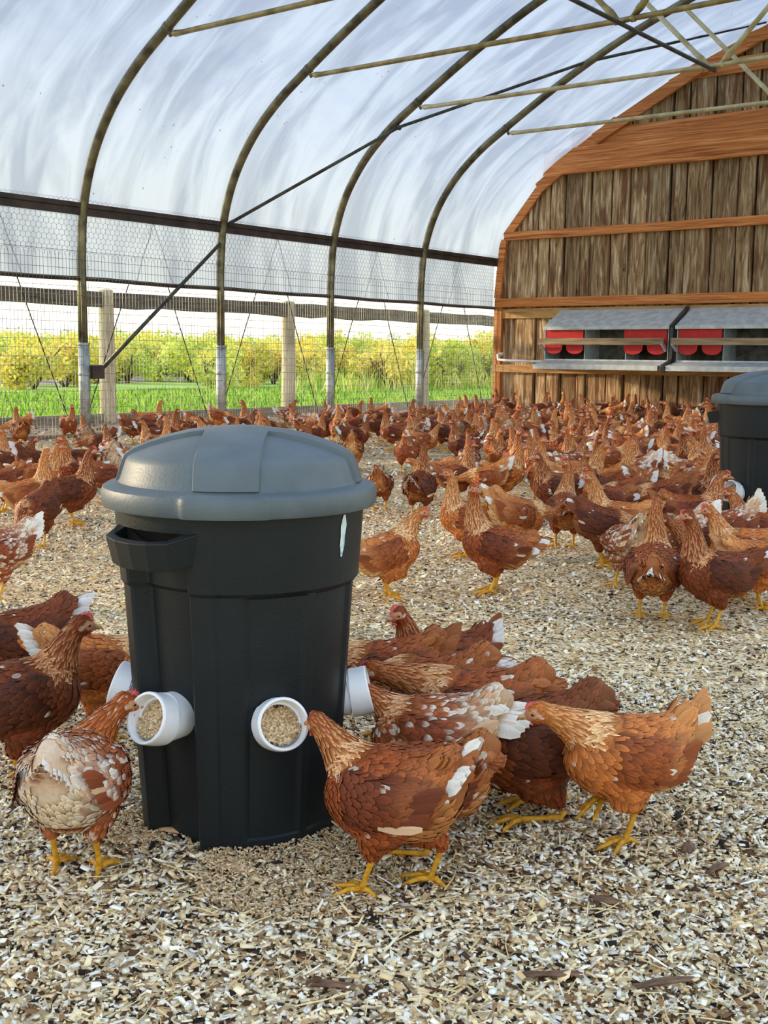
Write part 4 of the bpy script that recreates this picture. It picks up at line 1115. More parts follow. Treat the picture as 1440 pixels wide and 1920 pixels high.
    flow -= Nn * (flow * Nn).sum(1)[:, None]; flow /= np.linalg.norm(flow, axis=1)[:, None] + 1e-9
    base = {0: pr['body'], 1: pr['neck'], 2: pr['head'], 3: pr['wing'], 4: pr['body'], 5: pr['fluff']}
    bc = np.array([lin(base[k]) for k in range(6)]); col = bc[reg]
    rb_ = np.clip((-.03 - bl[:, 0]) / .09, 0, 1)[:, None] * ((reg == 0) | (reg == 3))[:, None]; col = col * (1 - rb_) + lin(pr['rear']) * rb_
    up_neck = np.clip((I - nT) / max(1, nN - nT), 0, 1)[:, None]
    col = np.where((reg == 1)[:, None], col * (1 - up_neck * .35) + lin(pr['head']) * (up_neck * .35), col)
    # face skin around the eye
    face = np.zeros(nv, bool)
    for s in (1, -1):
        ec = HcN + np.array(hd) * .006 + np.array(hs) * s * .0172 + np.array(hu) * .003
        dd = np.linalg.norm(V - ec, axis=1); face |= dd < .0112
        k = (dd < .0112); col[k] = lin((222, 168, 130))
        k2 = np.linalg.norm(V - (ec - np.array(hd) * .014 - np.array(hu) * .006), axis=1) < .006; col[k2] = lin((230, 196, 168))
    fr_ = ((V - HcN) @ np.array(hd)) > .0135; k = fr_ & (reg == 2); col[k] = lin((214, 140, 104))
    col *= r.uniform(.9, 1.08, nv)[:, None]
    ca = me.color_attributes.new('Col', 'FLOAT_COLOR', 'POINT'); c4 = np.ones((nv, 4), dtype=np.float32); c4[:, :3] = col * .8; ca.data.foreach_set('color', c4.ravel())
    me.materials.clear(); me.materials.append(M['feather']); me.polygons.foreach_set('use_smooth', np.ones(len(me.polygons), bool))
    root = link(name, me)
    # plumage
    bvh = BVHTree.FromPolygons([tuple(p) for p in V], [tuple(p.vertices) for p in me.polygons])
    k_ = 1.0 if lod == 0 else 1.55
    spc = {0: .0100, 1: .0072, 2: .006, 3: .0115, 4: .010, 5: .0105}; ln = {0: .026, 1: .034, 2: .009, 3: .036, 4: .022, 5: .032}; wd = {0: .0130, 1: .0062, 2: .006, 3: .0155, 4: .012, 5: .0125}
    order = r.permutation(nv); cell = {}; chosen = []
    hN = np.linalg.norm(V - HcN, axis=1)
    for idx in order:
        g = int(reg[idx])
        if g == 2 and (lod or hN[idx] < .0 or face[idx] or fr_[idx]): continue
        if V[idx, 2] < .02 or bl[idx, 0] < -.138: continue
        d = spc[g] * k_
        if g == 1: d = d * (1 - .3 * up_neck[idx, 0])
        p = V[idx]; c = (int(p[0] / .02), int(p[1] / .02), int(p[2] / .02)); ok = True
        for ax in (-1, 0, 1):
            for ay in (-1, 0, 1):
                for az in (-1, 0, 1):
                    for o_ in cell.get((c[0] + ax, c[1] + ay, c[2] + az), ()):
                        q0 = V[o_]
                        if (q0[0] - p[0]) ** 2 + (q0[1] - p[1]) ** 2 + (q0[2] - p[2]) ** 2 < d * d: ok = False; break
                    if not ok: break
                if not ok: break
            if not ok: break
        if ok: cell.setdefault(c, []).append(int(idx)); chosen.append(int(idx))
    ts = (0, .38, .74, 1.0) if lod == 0 else (0, .6, 1.0); wp_ = (.45, 1.0, .86, .28) if lod == 0 else (.6, 1.0, .35)
    PV = []; PC = []; PQ = []; nc = 3 if lod == 0 else 2; white = lin((240, 228, 208))
    tipc = {0: lin(pr['body']) * 1.35, 1: lin(pr['nedge']), 2: lin(pr['head']) * 1.2, 3: lin(pr['wing']) * 1.45, 4: lin(pr['body']) * 1.3, 5: lin(pr['fluff']) * 1.15}
    n0 = 0
    for idx in chosen:
        g = int(reg[idx]); Lf = ln[g] * .9 * r.uniform(.8, 1.2) * (k_ if g != 1 else 1.2); Wf = wd[g] * r.uniform(.85, 1.15) * k_
        if g == 1: Lf *= (1 - .55 * up_neck[idx, 0]); Wf *= (1 - .35 * up_neck[idx, 0])
        f = flow[idx] + r.normal(0, .10, 3); p = V[idx]
        jit = r.uniform(.84, 1.12); m_ = r.random() < pr['mot'] * (1 if g != 1 else .3) * (1.6 if g in (0, 3) and bl[idx, 0] < 0 else 1)
        whole = r.random() < .12; mk = r.uniform(.35, 1); li = {0: .0022, 1: .0018, 2: .0008, 3: .0030, 4: .003, 5: .0045}[g] * (1.3 if lod else 1)
        ccol = col[idx] / .95; prev = None
        for ti, t in enumerate(ts):
            loc, nr, _, _ = bvh.find_nearest(Vector(p + f * (Lf * t)))
            nr_ = np.array(nr); c = np.array(loc) + nr_ * (.0008 + li * t ** 1.3)
            sd = np.cross(f, nr_); sd /= np.linalg.norm(sd) + 1e-9; w = Wf * wp_[ti] * .5
            tip = tipc[g]; mix = [0, .08, .45, .95][ti] if lod == 0 else [0, .3, .9][ti]
            if g == 1: mix = mix * (1 - .75 * up_neck[idx, 0])
            else: mix *= .6
            if m_ and (whole or (ti >= len(ts) - 2)): cc = (ccol * (1 - mk) + white * mk)
            else: cc = (ccol * (1 - mix) + tip * mix) * jit * ([.6, .86, 1.08, 1.25][ti] if lod == 0 else [.65, .98, 1.2][ti])  # dark root, bright tip: shadow and highlight contrast put into the feather colour
            if nc == 3:
                PV += [c - sd * w, c + nr_ * Wf * .09, c + sd * w]; PC += [cc * 1.10, cc * .80, cc * 1.10]
            else:
                PV += [c - sd * w, c + sd * w]; PC += [cc * 1.03, cc * .93]
        for a in range(len(ts) - 1):
            for b in range(nc - 1):
                s0 = n0 + a * nc + b; PQ.append((s0, s0 + nc, s0 + nc + 1, s0 + 1))
        n0 += len(ts) * nc
    # wing quills: long secondaries lying back over the flank
    def blade(p, d, nr, L_, W_, c0, c1, bend=0.0, t_white=1.1, m=5):
        nonlocal n0
        d = np.array(d, float); d /= np.linalg.norm(d); nr = np.array(nr, float); nr -= d * (nr @ d); nr /= np.linalg.norm(nr); sd = np.cross(d, nr)
        prof = [.35, .8, 1.0, .95, .35] if m == 5 else [.5, 1, .5]
        for i in range(m):
            t = i / (m - 1); c = np.array(p) + d * (L_ * t) + nr * (bend * L_ * t * t); w = W_ * prof[i] * .5
            cc = np.array(c1) if t > t_white else np.array(c0) * (.88 + .2 * t)
            for x_, e in ((-1, -.0), (0, .12 * W_), (1, -.0)):
                PV.append(c + sd * (x_ * w) + nr * e); PC.append(cc * (1.05 if x_ else .85))
        for a in range(m - 1):
            for b in range(2):
                s0 = n0 + a * 3 + b; PQ.append((s0, s0 + 3, s0 + 4, s0 + 1))
        n0 += m * 3
    wc, wt = lin(pr['wing']), lin(pr['tip'])
    for s in (1, -1):
        for k in range(7):
            a0 = B(-.035 - .010 * k, s * (.094 - .0035 * k) * fat, -.032 + .0105 * k); dr = Rb @ Vector((-1, -s * (.22 + .02 * k), .10 + .035 * k))
            cc = wc * r.uniform(.8, 1.2); 
            if r.random() < .07 + pr['mot'] * .6: cc = lin((216, 178, 138))
            blade(a0, dr, Rb @ Vector((0, s, .12)), .085 - .004 * k, .021, cc, wt, -.04, 1.1)
    root_ = link('plumage', np_mesh('plumage', np.array(PV), PQ, M['feather'], np.array(PC), smooth=True), root); root_['kind'] = 'stuff'
    # tail fan
    PV, PC, PQ, n0 = [], [], [], 0
    tc, tw = lin(pr['tail']), lin(pr['tip']); up_t = math.radians(tail_up)
    for k in range(6):
        for s in (1, -1):
            el = up_t * (1.10 - .10 * k) + r.normal(0, .03); sp2 = math.radians(2 + 3.2 * k) + r.normal(0, .015)
            d = Rb @ Vector((-math.cos(el) * math.cos(sp2), s * math.sin(sp2), math.sin(el)))
            p = B(-.116 - .003 * (5 - k), s * (.005 + .0045 * k), .068 - .008 * k)
            whiteness = r.random() < tailwhite
            cc = tc * r.uniform(.82, 1.15); thr = (r.uniform(.25, .6) if whiteness else 1.1)
            blade(p, d, Rb @ Vector((.25, s * 1.0, .55 - .05 * k)), (.092 - .004 * k) * tail_len, .030, cc, tw * r.uniform(.9, 1.03), -.06 * 1, thr)
    for k in range(7):                                    # closed rear of the tail
        yy = (k - 3) * .0075; el = up_t + math.radians(14 - 7 * abs(k - 3)); d = Rb @ Vector((-math.cos(el), yy * 3, math.sin(el)))
        blade(B(-.146, yy, .056 - .005 * abs(k - 3)), d, Rb @ Vector((-math.sin(el), yy * 30, -math.cos(el))), .070 * tail_len * (1 - .05 * abs(k - 3)), .026, lin(pr['rear']) * r.uniform(1.0, 1.35), tw, -.05, .75 if r.random() < tailwhite * .6 else 1.1)
    for k in range(16):                                   # coverts over the tail root
        a = r.uniform(-1.2, 1.2); p = B(-.088 - .03 * r.random(), .032 * math.sin(a), .062 + .018 * math.cos(a)); d = Rb @ Vector((-1, .3 * math.sin(a), math.tan(up_t) * .75))
        blade(p, d, Rb @ Vector((.3, math.sin(a), math.cos(a))), .055, .022, lin(pr['rear']) * r.uniform(.8, 1.3) if r.random() > pr['mot'] * 2.2 else white, tw, .03, 1.1)
    link('tail', np_mesh('tail', np.array(PV), PQ, M['feather'], np.array(PC), smooth=True), root)
    # comb, wattle, beak, eyes
    cb = MB(); out = [(-.010, 0), (-.009, .0045), (-.004, .0035), (-.001, .0075), (.003, .0045), (.006, .008), (.010, .004), (.014, .005), (.018, -.001), (.020, -.007)]
    cs_ = comb; V_ = []; m = len(out)
    for e in (-1, 1):
        for a, b in out: V_.append(Hc + hd * a + hu * (.0208 + b * cs_ * 1.25) + hs * (e * .0022))
    for e in (-1, 1):
        for a, b in out: V_.append(Hc + hd * a + hu * (.0135 - (.012 if a > .013 else 0)) + hs * (e * .003))
    F = [(k, k + 1, m + k + 1, m + k) for k in range(m - 1)]
    F += [(k + 1, k, 2 * m + k, 2 * m + k + 1) for k in range(m - 1)] + [(m + k, m + k + 1, 3 * m + k + 1, 3 * m + k) for k in range(m - 1)] + [(0, m, 3 * m, 2 * m), (m - 1, 3 * m - 1, 4 * m - 1, 2 * m - 1)][:0]
    cb.add(V_, F); cb.build('comb', M['comb'], root, smooth=True)
    bk = MB(); bp0 = Hc + hd * .019 - hu * .002
    loft(bk, [bp0, bp0 + hd * .009 + hu * .0003, bp0 + hd * .017 - hu * .001, bp0 + hd * .0235 - hu * .0055], [.0074, .0058, .0037, .0008], [.0066, .0060, .0042, .0010], 10, hs)
    loft(bk, [bp0 - hu * .005, bp0 - hu * .0055 + hd * .008, bp0 - hu * .0058 + hd * .016], [.0050, .0038, .0008], [.0026, .0020, .0006], 8, hs)
    bk.build('beak', M['beak'], root, smooth=True)
    if lod == 0:
        wt_ = MB()
        for s in (1, -1):
            p = Hc + hd * .013 - hu * .016 + hs * s * .006
            cw = .45 + .4 * comb; loft(wt_, [p, p - hu * .004 * cw, p - hu * .008 * cw, p - hu * .011 * cw], [.0018, .0024, .0026, .001], [.004 * cw, .0058 * cw, .0054 * cw, .001], 8, hd)
        wt_.build('wattle', M['comb'], root, smooth=True)
        for s in (1, -1):
            ey = MB(); c = Hc + hd * .0065 + hs * s * .0166 + hu * .0035; nrm = (hs * s + hd * .15).normalized(); a1 = nrm.cross(hu).normalized(); a2 = nrm.cross(a1); Vv = []; Ff = []; mt = []
            rings = [(0.0, 1.0), (.45, .90), (.52, .86), (.85, .52), (1.0, 0.0), (.9, -.4)]
            for (rr, hh) in rings:
                for j in range(12): Vv.append(c + (a1 * math.cos(2 * PI * j / 12) + a2 * math.sin(2 * PI * j / 12)) * rr * .0052 + nrm * hh * .0044)
            for i in range(len(rings) - 1):
                for j in range(12): ey.m  # material per ring set below
            e2 = MB()
            for i in range(len(rings) - 1):
                e2.m += []
            Ff1 = [(i * 12 + j, i * 12 + (j + 1) % 12, (i + 1) * 12 + (j + 1) % 12, (i + 1) * 12 + j) for i in range(2) for j in range(12)]
            Ff2 = [(i * 12 + j, i * 12 + (j + 1) % 12, (i + 1) * 12 + (j + 1) % 12, (i + 1) * 12 + j) for i in range(2, len(rings) - 1) for j in range(12)]
            ey.add(Vv, Ff1, 0); ey.f += Ff2; ey.m += [1] * len(Ff2)
            ey.build('eye', [M['pupil'], M['iris']], root, smooth=True)
    # legs
    for si, s in enumerate((1, -1)):
        fx, fy = feet[si]; lg = MB(); up_ = (lift or (0, 0))[si]
        hk = Vector((fx - .026, s * abs(fy), max(.03, hip - .112))); ft = Vector((fx, fy, .019 + up_))
        if kneel: hk = Vector((fx - .03, s * abs(fy), .022)); ft = Vector((fx + .05, fy, .016))
        lg.tube([hk + Vector((-.004, 0, .012)), hk, hk.lerp(ft, .5), ft.lerp(hk, .12), ft], [.0085, .0072, .0056, .0060, .0075], 8)
        for a, L_ in ((0, .062), (36, .050), (-36, .050), (180, .028)):
            aa = math.radians(a + 4); d = Vector((math.cos(aa), math.sin(aa), 0)); dz = -.35 if up_ else 0
            kn = ft + d * L_ * .45 + Vector((0, 0, .001)); e_ = ft + d * L_ + Vector((0, 0, -.009 + dz * L_))
            lg.tube([ft, kn, e_, e_ + d * .009 + Vector((0, 0, -.005))], [.0072, .0058, .0045, .0010], 6)
        lg.build('leg', M['leg'], root, smooth=True)
    return root

def kids(o): return [c for c in bpy.data.objects if c.parent == o]
def place(root, u, v, theta, s=1.0, label=None, tint=None, cat='hen', group=None, pos=None):
    p = pos if pos is not None else at(u, v)
    z = gh(p.x, p.y)
    if pos is None and z > .01: p = at(u, v, z); z = gh(p.x, p.y)
    yaw = math.atan2(p.y, p.x) - PI / 2 + math.radians(theta)
    root.location = (p.x, p.y, z); root.rotation_euler = (0, 0, yaw); root.scale = (s, s, s)
    t = tint or (1, 1, 1)
    root.color = (*t, 1)
    tag(root, label, cat, group)
    return root

UP = dict(H=(.115, 0, .405), hpitch=-6, pitch=-10, tail_up=34)
ALERT = dict(H=(.100, 0, .435), hpitch=-4, pitch=-16, tail_up=36)
WALK = dict(H=(.150, 0, .355), hpitch=-12, pitch=-4, tail_up=32)
FWD = dict(H=(.205, 0, .285), hpitch=-14, pitch=4, tail_up=30)
LOW = dict(H=(.215, 0, .185), hpitch=-30, pitch=12, tail_up=26)
PECK = dict(H=(.185, 0, .050), hpitch=-68, pitch=24, tail_up=24)
def P(base, **k): d = dict(base); d.update(k); return d
NEAR = [
 # u, v, theta, pose, scale, label
 (146, 1640, 72, P(FWD, H=(.128, -.075, .315), hyaw=-62, pal='creamrear', tail_up=6, tail_len=.75, tailwhite=.8, fat=1.12, comb=1.2), 1.0, 'cream-rumped hen seen from behind, eating from the left front pipe of the near bin'),
 (42, 1472, 8, P(UP, H=(.145, 0, .350), pal='dark', comb=1.3, tailwhite=.2), 1.08, 'dark red-brown hen with raised head behind the cream-rumped hen'),
 (35, 1335, 184, P(FWD, pal='dark', tailwhite=1, tail_up=20), 1.05, 'dark hen with white tail whose head lies outside the left picture edge'),
 (182, 1385, 12, P(FWD, H=(.18, 0, .27), pal='golden', tailwhite=.8), 1.0, 'golden-brown hen feeding behind the left side of the near bin'),
 (728, 1672, 150, P(FWD, H=(.185, -.02, .30), hyaw=-30, hpitch=-18, pal='brown', tailwhite=.6, tail_up=46, pitch=0, fat=1.08, feet=((.03, .05), (-.06, -.06))), 1.0, 'foreground hen with white tail tip, head in the right front pipe of the near bin'),
 (790, 1600, 168, P(LOW, H=(.15, 0, .14), hip=.17, pitch=4, tail_up=-14, tail_len=.6, pal='brown', tailwhite=0, kneel=True), .95, 'brown hen mostly hidden behind the foreground hen, only its back showing'),
 (806, 1540, 172, P(FWD, H=(.155, .0, .275), hyaw=8, pal='mottled', tailwhite=1, tail_up=-4, pitch=0, tail_len=1.15), 1.02, 'white-flecked hen with cream tail feeding at the right side pipe of the near bin'),
 (886, 1488, 176, P(FWD, H=(.24, 0, .27), pal='brown', tailwhite=0, tail_up=-4, pitch=0, tail_len=.8), 1.06, 'plain brown hen stretched out just behind the white-flecked hen'),
 (806, 1440, 170, P(FWD, H=(.2, 0, .20), pal='brown', tailwhite=.6, tail_up=0, pitch=4, tail_len=.9), 1.02, 'brown hen with rounded back between the stretched hen and the one looking up'),
 (818, 1378, 204, P(WALK, H=(.125, 0, .352), hyaw=20, pal='dark', tailwhite=.5, tail_up=52, comb=1.3), .98, 'dark hen looking at the camera, right of the near bin, tail cocked up'),
 (722, 1396, 178, P(FWD, H=(.2, 0, .24), pal='brown', tailwhite=0), 1.0, 'hen with streaked neck half hidden behind the right side of the near bin'),
 (990, 1532, 188, P(LOW, H=(.2, 0, .12), pal='darktan', hip=.165, pitch=6, tailwhite=.0, tail_up=-10, tail_len=.6, fat=1.1, kneel=True, feet=((-.03, .05), (-.05, -.05))), 1.1, 'dark hen crouching low between the white-flecked hen and the right hen'),
 (1163, 1584, 208, P(FWD, H=(.195, -.02, .300), hpitch=-14, hyaw=-22, pal='golden', tail_up=62, pitch=-8, tailwhite=.3, feet=((.0, .02), (.02, -.04)), lift=(0, .07)), 1.0, 'chestnut hen at the right with upright tail standing on one leg'),
 (728, 1125, 16, P(WALK, H=(.155, 0, .365), hyaw=-40, pal='golden', tailwhite=0, pitch=-22, tail_up=20), 1.02, 'hen leaning forward right behind the rim of the near bin, looking right'),
 (925, 1116, 176, P(ALERT, H=(.085, .0, .435), hyaw=128, pal='brown', tailwhite=.4, tail_up=24, pitch=-18), 1.05, 'hen in the open middle floor with its head turned back over its shoulder'),
 (872, 1050, 186, P(ALERT, pal='golden', tailwhite=0), 1.0, 'hen with long streaked neck standing behind the one looking back'),
 (968, 1045, 22, P(LOW, H=(.21, 0, .2), pal='golden', tailwhite=.7, tail_up=22), 1.08, 'golden-rumped hen pecking away with cream tail, left of the puffy-tailed one'),
 (1058, 1030, 96, P(ALERT, hyaw=75, pal='brown', tailwhite=.3, comb=1.8, tail_up=14, fat=1.05), 1.02, 'hen seen from behind with a bright red comb, tail feathers puffed'),
 (1150, 1052, 182, P(UP, H=(.13, 0, .395), pal='golden', tailwhite=0), 1.05, 'hen with pale streaked neck facing left in front of the crowd'),
 (1172, 1098, 118, P(LOW, pal='mottled', tailwhite=.3), 1.0, 'mottle-winged hen bending down left of the hen seen squarely from behind'),
 (1222, 1162, 88, P(ALERT, H=(.09, 0, .432), hyaw=-12, pal='brown', tailwhite=.3, tail_up=6, fat=1.12, comb=.5), 1.05, 'hen seen squarely from behind with outspread streaked neck feathers'),
 (1335, 1183, 204, P(UP, H=(.12, 0, .412), pal='dark', tailwhite=.4, tail_up=44), 1.06, 'dark red hen facing left, front-most of the right-hand crowd'),
 (1388, 1110, 184, P(WALK, H=(.145, 0, .35), pal='golden', comb=1.6, tailwhite=0), 1.05, 'golden-necked hen with pink comb right behind the dark red hen'),
 (1425, 1138, 12, P(WALK, pal='golden', tailwhite=0), 1.0, 'tawny hen half cut off at the right picture edge behind the dark red hen'),
 (1296, 1042, 14, P(WALK, H=(.14, 0, .375), pal='brown', tailwhite=0, comb=1.0), 1.05, 'hen reaching towards the white pipe of the far feeder bin'),
 (1272, 1072, 205, P(LOW, pal='creamrear', tailwhite=1), 1.0, 'white-tailed hen in front of the hen reaching for the far pipe'),
 (1326, 1098, 186, P(FWD, H=(.2, 0, .31), pal='dark', tailwhite=.2), 1.0, 'dark hen poking its head out between the golden-necked hen and its neighbours'),
 (1362, 1060, 196, P(LOW, pal='mottled', tailwhite=1, tail_up=60), 1.0, 'speckled hen with raised white tail under the pipe of the far bin'),
 (1420, 1060, 170, P(WALK, pal='brown', tailwhite=0), 1.0, 'brown back at the right picture edge in front of the far bin'),
 (138, 985, 6, P(ALERT, H=(.12, 0, .425), pal='dark', tailwhite=1, tail_up=40, comb=1.3, fat=1.05), 1.05, 'dark hen with white tail and long neck left of the near bin lid'),
 (78, 950, 6, P(UP, H=(.13, 0, .385), pal='golden', tailwhite=.8, tail_up=30), 1.05, 'golden-necked hen just left of the dark long-necked hen'),
 (70, 1028, 236, P(PECK, pal='dark', tailwhite=.0, pitch=14, fat=1.1), 1.0, 'hen pecking the floor below the dark long-necked hen'),
 (-4, 1128, 196, P(FWD, pal='mottled', tailwhite=1, tail_up=40), 1.05, 'pale-feathered hen cut by the left picture edge, white tail up'),
 (38, 915, 6, P(UP, H=(.12, 0, .37), pal='dark', tailwhite=.3), 1.0, 'dark brown hen at the left edge behind the golden-necked hen'),
 (8, 962, 172, P(LOW, pal='brown', tailwhite=.3), 1.0, 'brown hen bending down at the left edge, yellow legs showing'),
 (786, 972, 74, P(ALERT, pal='dark', tailwhite=1, tail_up=44, fat=1.05), 1.05, 'dark-backed hen with white tail seen from behind, right of the near bin'),
 (762, 890, 262, P(WALK, H=(.10, 0, .34), hyaw=30, pal='brown', tailwhite=0, fat=1.12), 1.05, 'round-breasted hen facing the camera on the bare patch'),
 (712, 958, 84, P(LOW, pal='brown', tailwhite=.8, tail_up=56), .92, 'small hen bending away with striped tail, right of the near bin rim'),
 (662, 882, 84, P(LOW, pal='golden', tailwhite=.2, tail_up=50), 1.0, 'orange-rumped hen just above the right end of the near lid'),
 (858, 945, 8, P(ALERT, H=(.1, 0, .42), pal='brown', comb=2.2, tailwhite=.3), 1.0, 'upright hen with a tall red comb facing right behind the long-necked hen'),
 (912, 950, 182, P(LOW, pal='golden', tailwhite=1), 1.0, 'sunlit yellow-rumped hen behind the tall-combed hen'),
 (812, 935, 182, P(FWD, pal='golden', H=(.19, 0, .29), tailwhite=0), .95, 'pale golden hen with fluffed nape facing left behind the dark-backed hen'),
 (945, 945, 8, P(UP, H=(.13, 0, .39), pal='golden', tailwhite=.8), 1.05, 'olive-gold necked hen facing right in mid crowd'),
 (1132, 1006, 196, P(UP, H=(.12, 0, .38), pal='brown', tailwhite=.7), 1.0, 'hen with white-streaked shoulders turned half towards the camera'),
 (1090, 952, 6, P(UP, H=(.14, 0, .395), pal='golden', tailwhite=.4), 1.1, 'large pale-golden hen facing right behind the white-streaked one'),
 (1222, 972, 6, P(FWD, H=(.17, 0, .32), pal='brown', tailwhite=.7), 1.05, 'red-brown hen stretching to the right in the right-hand crowd'),
 (1286, 985, 292, P(UP, H=(.12, 0, .36), pal='brown', tailwhite=0), .95, 'thin-faced hen staring at the camera left of the far bin'),
 (1190, 936, 190, P(LOW, pal='creamrear', tailwhite=1, tail_up=30), 1.05, 'white-backed mottled hen with raised tail in the right-hand crowd'),
 (1240, 1005, 184, P(LOW, H=(.22, 0, .2), pal='brown', tailwhite=.2), 1.05, 'long brown back behind the hen seen squarely from behind'),
 (1130, 1060, 4, P(LOW, pal='dark', tailwhite=.4), 1.0, 'dark hen bending down behind the pale streaked neck'),
 (205, 948, 6, P(FWD, pal='brown', tailwhite=.4), 1.0, 'hen behind the left edge of the near lid, only legs and rump showing'),
 (1035, 975, 200, P(UP, pal='dark', tailwhite=.8), 1.0, 'dark hen directly behind the red-combed hen'),
]
import time as _t
PLACED = []
for k, (u, v, th, pose, s, lab) in enumerate(NEAR):
    far = v < 1000
    h = make_hen(seed=k * 7 + 3, lod=0 if v > 1000 else 1, **pose)
    place(h, u, v, th, s * .97, lab)
    PLACED.append((h.location.x, h.location.y, .17))

# the flock: variants copied as individuals
VAR = []
_vs = [('UP', UP, 'brown', .3), ('UP', UP, 'golden', .0), ('UP', ALERT, 'brown', .8), ('UP', ALERT, 'dark', .2), ('UP', P(ALERT, hyaw=40), 'golden', .5), ('UP', P(UP, hyaw=-50), 'brown', .2),
       ('WALK', WALK, 'dark', .7), ('WALK', WALK, 'brown', 1.0), ('WALK', P(WALK, hyaw=30), 'golden', 1.0), ('LOW', LOW, 'brown', .6), ('LOW', LOW, 'dark', 1.0), ('LOW', P(FWD, tail_up=44), 'creamrear', 1.0),
       ('UP', P(UP, H=(.13, .02, .385)), 'mottled', 1.0), ('LOW', P(LOW, tail_up=52), 'golden', 1.0)]
for k, (nm, pose, pl_, tw) in enumerate(_vs):
    h = make_hen(seed=500 + k * 11, lod=1, **P(pose, pal=pl_, tailwhite=tw)); VAR.append([nm, pl_, h, kids(h), tw, False])
HANDU = [  # head pixel, theta, palette hint (b/g/d/m)
 (1164, 739, 185, 'g'), (1149, 745, 95, 'b'), (1202, 749, 80, 'd'), (1249, 741, 90, 'd'), (1321, 736, 10, 'g'), (1144, 782, 265, 'b'), (1217, 762, 92, 'g'), (1273, 770, 8, 'g'),
 (1337, 762, 185, 'g'), (1291, 797, 285, 'd'), (1311, 787, 20, 'b'), (1153, 812, 5, 'g'), (1207, 822, 182, 'b'), (1262, 805, 180, 'g'), (1281, 818, 270, 'd'), (1128, 789, 185, 'd'),
 (1341, 857, 350, 'd'), (930, 730, 200, 'd'), (955, 739, 20, 'd'), (971, 732, 180, 'd'), (975, 748, 95, 'g'), (1015, 743, 8, 'b'), (1031, 739, 92, 'b'), (1060, 744, 10, 'd'), (1081, 738, 100, 'g'),
 (884, 741, 178, 'b'), (904, 744, 185, 'b'), (866, 746, 90, 'g'), (959, 761, 320, 'b'), (1000, 767, 285, 'g'), (1026, 775, 10, 'g'), (889, 775, 80, 'g'), (906, 784, 95, 'm'), (1091, 752, 15, 'b'),
 (1068, 788, 10, 'd'), (1118, 786, 170, 'd'), (1134, 788, 200, 'b'), (1070, 801, 275, 'g'), (1116, 806, 280, 'm'), (952, 810, 200, 'b'), (966, 813, 280, 'b'), (1154, 845, 15, 'g'), (1018, 836, 275, 'g'),
 (696, 753, 90, 'b'), (763, 755, 10, 'b'), (711, 765, 8, 'd'), (633, 767, 92, 'g'), (667, 781, 10, 'd'), (784, 767, 150, 'b'), (798, 755, 265, 'b'), (862, 748, 95, 'g'), (839, 765, 185, 'b'), (857, 773, 100, 'm'),
 (288, 788, 182, 'g'), (315, 778, 8, 'd'), (312, 797, 95, 'g'), (274, 817, 10, 'b'), (350, 767, 88, 'b'), (396, 778, 182, 'g'), (414, 788, 5, 'd'), (455, 767, 10, 'd'), (437, 789, 95, 'g'), (489, 777, 95, 'g'),
 (556, 793, 8, 'd'), (31, 813, 180, 'g'), (117, 858, 8, 'g'), (142, 829, 185, 'b'), (206, 800, 100, 'm'), (590, 775, 20, 'b'), (520, 790, 170, 'b'), (735, 775, 185, 'b'), (1180, 790, 95, 'b'), (1235, 790, 10, 'b'),
]
HANDB = [  # body pixel (height about 0.2 m), theta, hint
 (665, 812, 35, 'b'), (619, 797, 10, 'd'), (579, 808, 95, 'g'), (772, 796, 12, 'b'), (831, 811, 4, 'd'), (796, 780, 190, 'b'), (190, 830, 186, 'd'), (146, 858, 172, 'd'), (215, 858, 90, 'm'), (560, 785, 170, 'm'),
 (612, 777, 95, 'm'), (660, 795, 184, 'b'), (740, 788, 95, 'm'), (250, 800, 10, 'b'), (370, 790, 8, 'b'), (340, 795, 188, 'g'), (505, 800, 10, 'd'), (900, 800, 90, 'm'), (985, 790, 100, 'm'), (1005, 815, 6, 'b'),
 (1045, 820, 12, 'd'), (1090, 830, 174, 'm'), (1190, 800, 5, 'b'), (1170, 770, 188, 'b'), (1110, 765, 92, 'm'), (1300, 835, 182, 'b'), (1310, 770, 190, 'm'), (1325, 800, 92, 'm'), (1290, 755, 12, 'b'), (1235, 765, 100, 'm'),
 (1320, 845, 95, 'm'), (1180, 855, 182, 'b'), (1260, 835, 8, 'b'), (930, 775, 12, 'b'), (1060, 770, 100, 'm'), (870, 800, 20, 'b'), (925, 830, 95, 'g'), (1010, 870, 186, 'b'), (70, 870, 8, 'd'), (160, 815, 95, 'm'),
]
def pick(h, u, lowp, rr):
    names = {'b': 'brown', 'g': 'golden', 'd': 'dark', 'm': 'creamrear'}
    c = [v for v in VAR if (v[0] == 'LOW') == lowp]
    if h == 'm': c2 = [v for v in c if v[1] in ('creamrear', 'mottled')]
    elif h: c2 = [v for v in c if v[1] == names[h]]
    else: c2 = c
    return rr.choice(c2 or c)
rr = random.Random(31); FL = []
for (u, v, th, hint) in HANDU:
    p = at(u, v, .40); FL.append([p.x, p.y, th, hint, False, True])
for (u, v, th, hint) in HANDB:
    p = at(u, v, .20); FL.append([p.x, p.y, th, hint, rr.random() < .6, True])
def far_enough(x, y, d):
    return all((x - a) ** 2 + (y - b) ** 2 > max(d, c) ** 2 for a, b, c in PLACED) and all((x - f[0]) ** 2 + (y - f[1]) ** 2 > d * d for f in FL)
def proj(x, y, z):
    q = RW.T @ np.array([x, y, z - 1.0]); return 720 + F_PX * q[0] / q[2], 960 + F_PX * q[1] / q[2]
tries = 0; nfill = 0
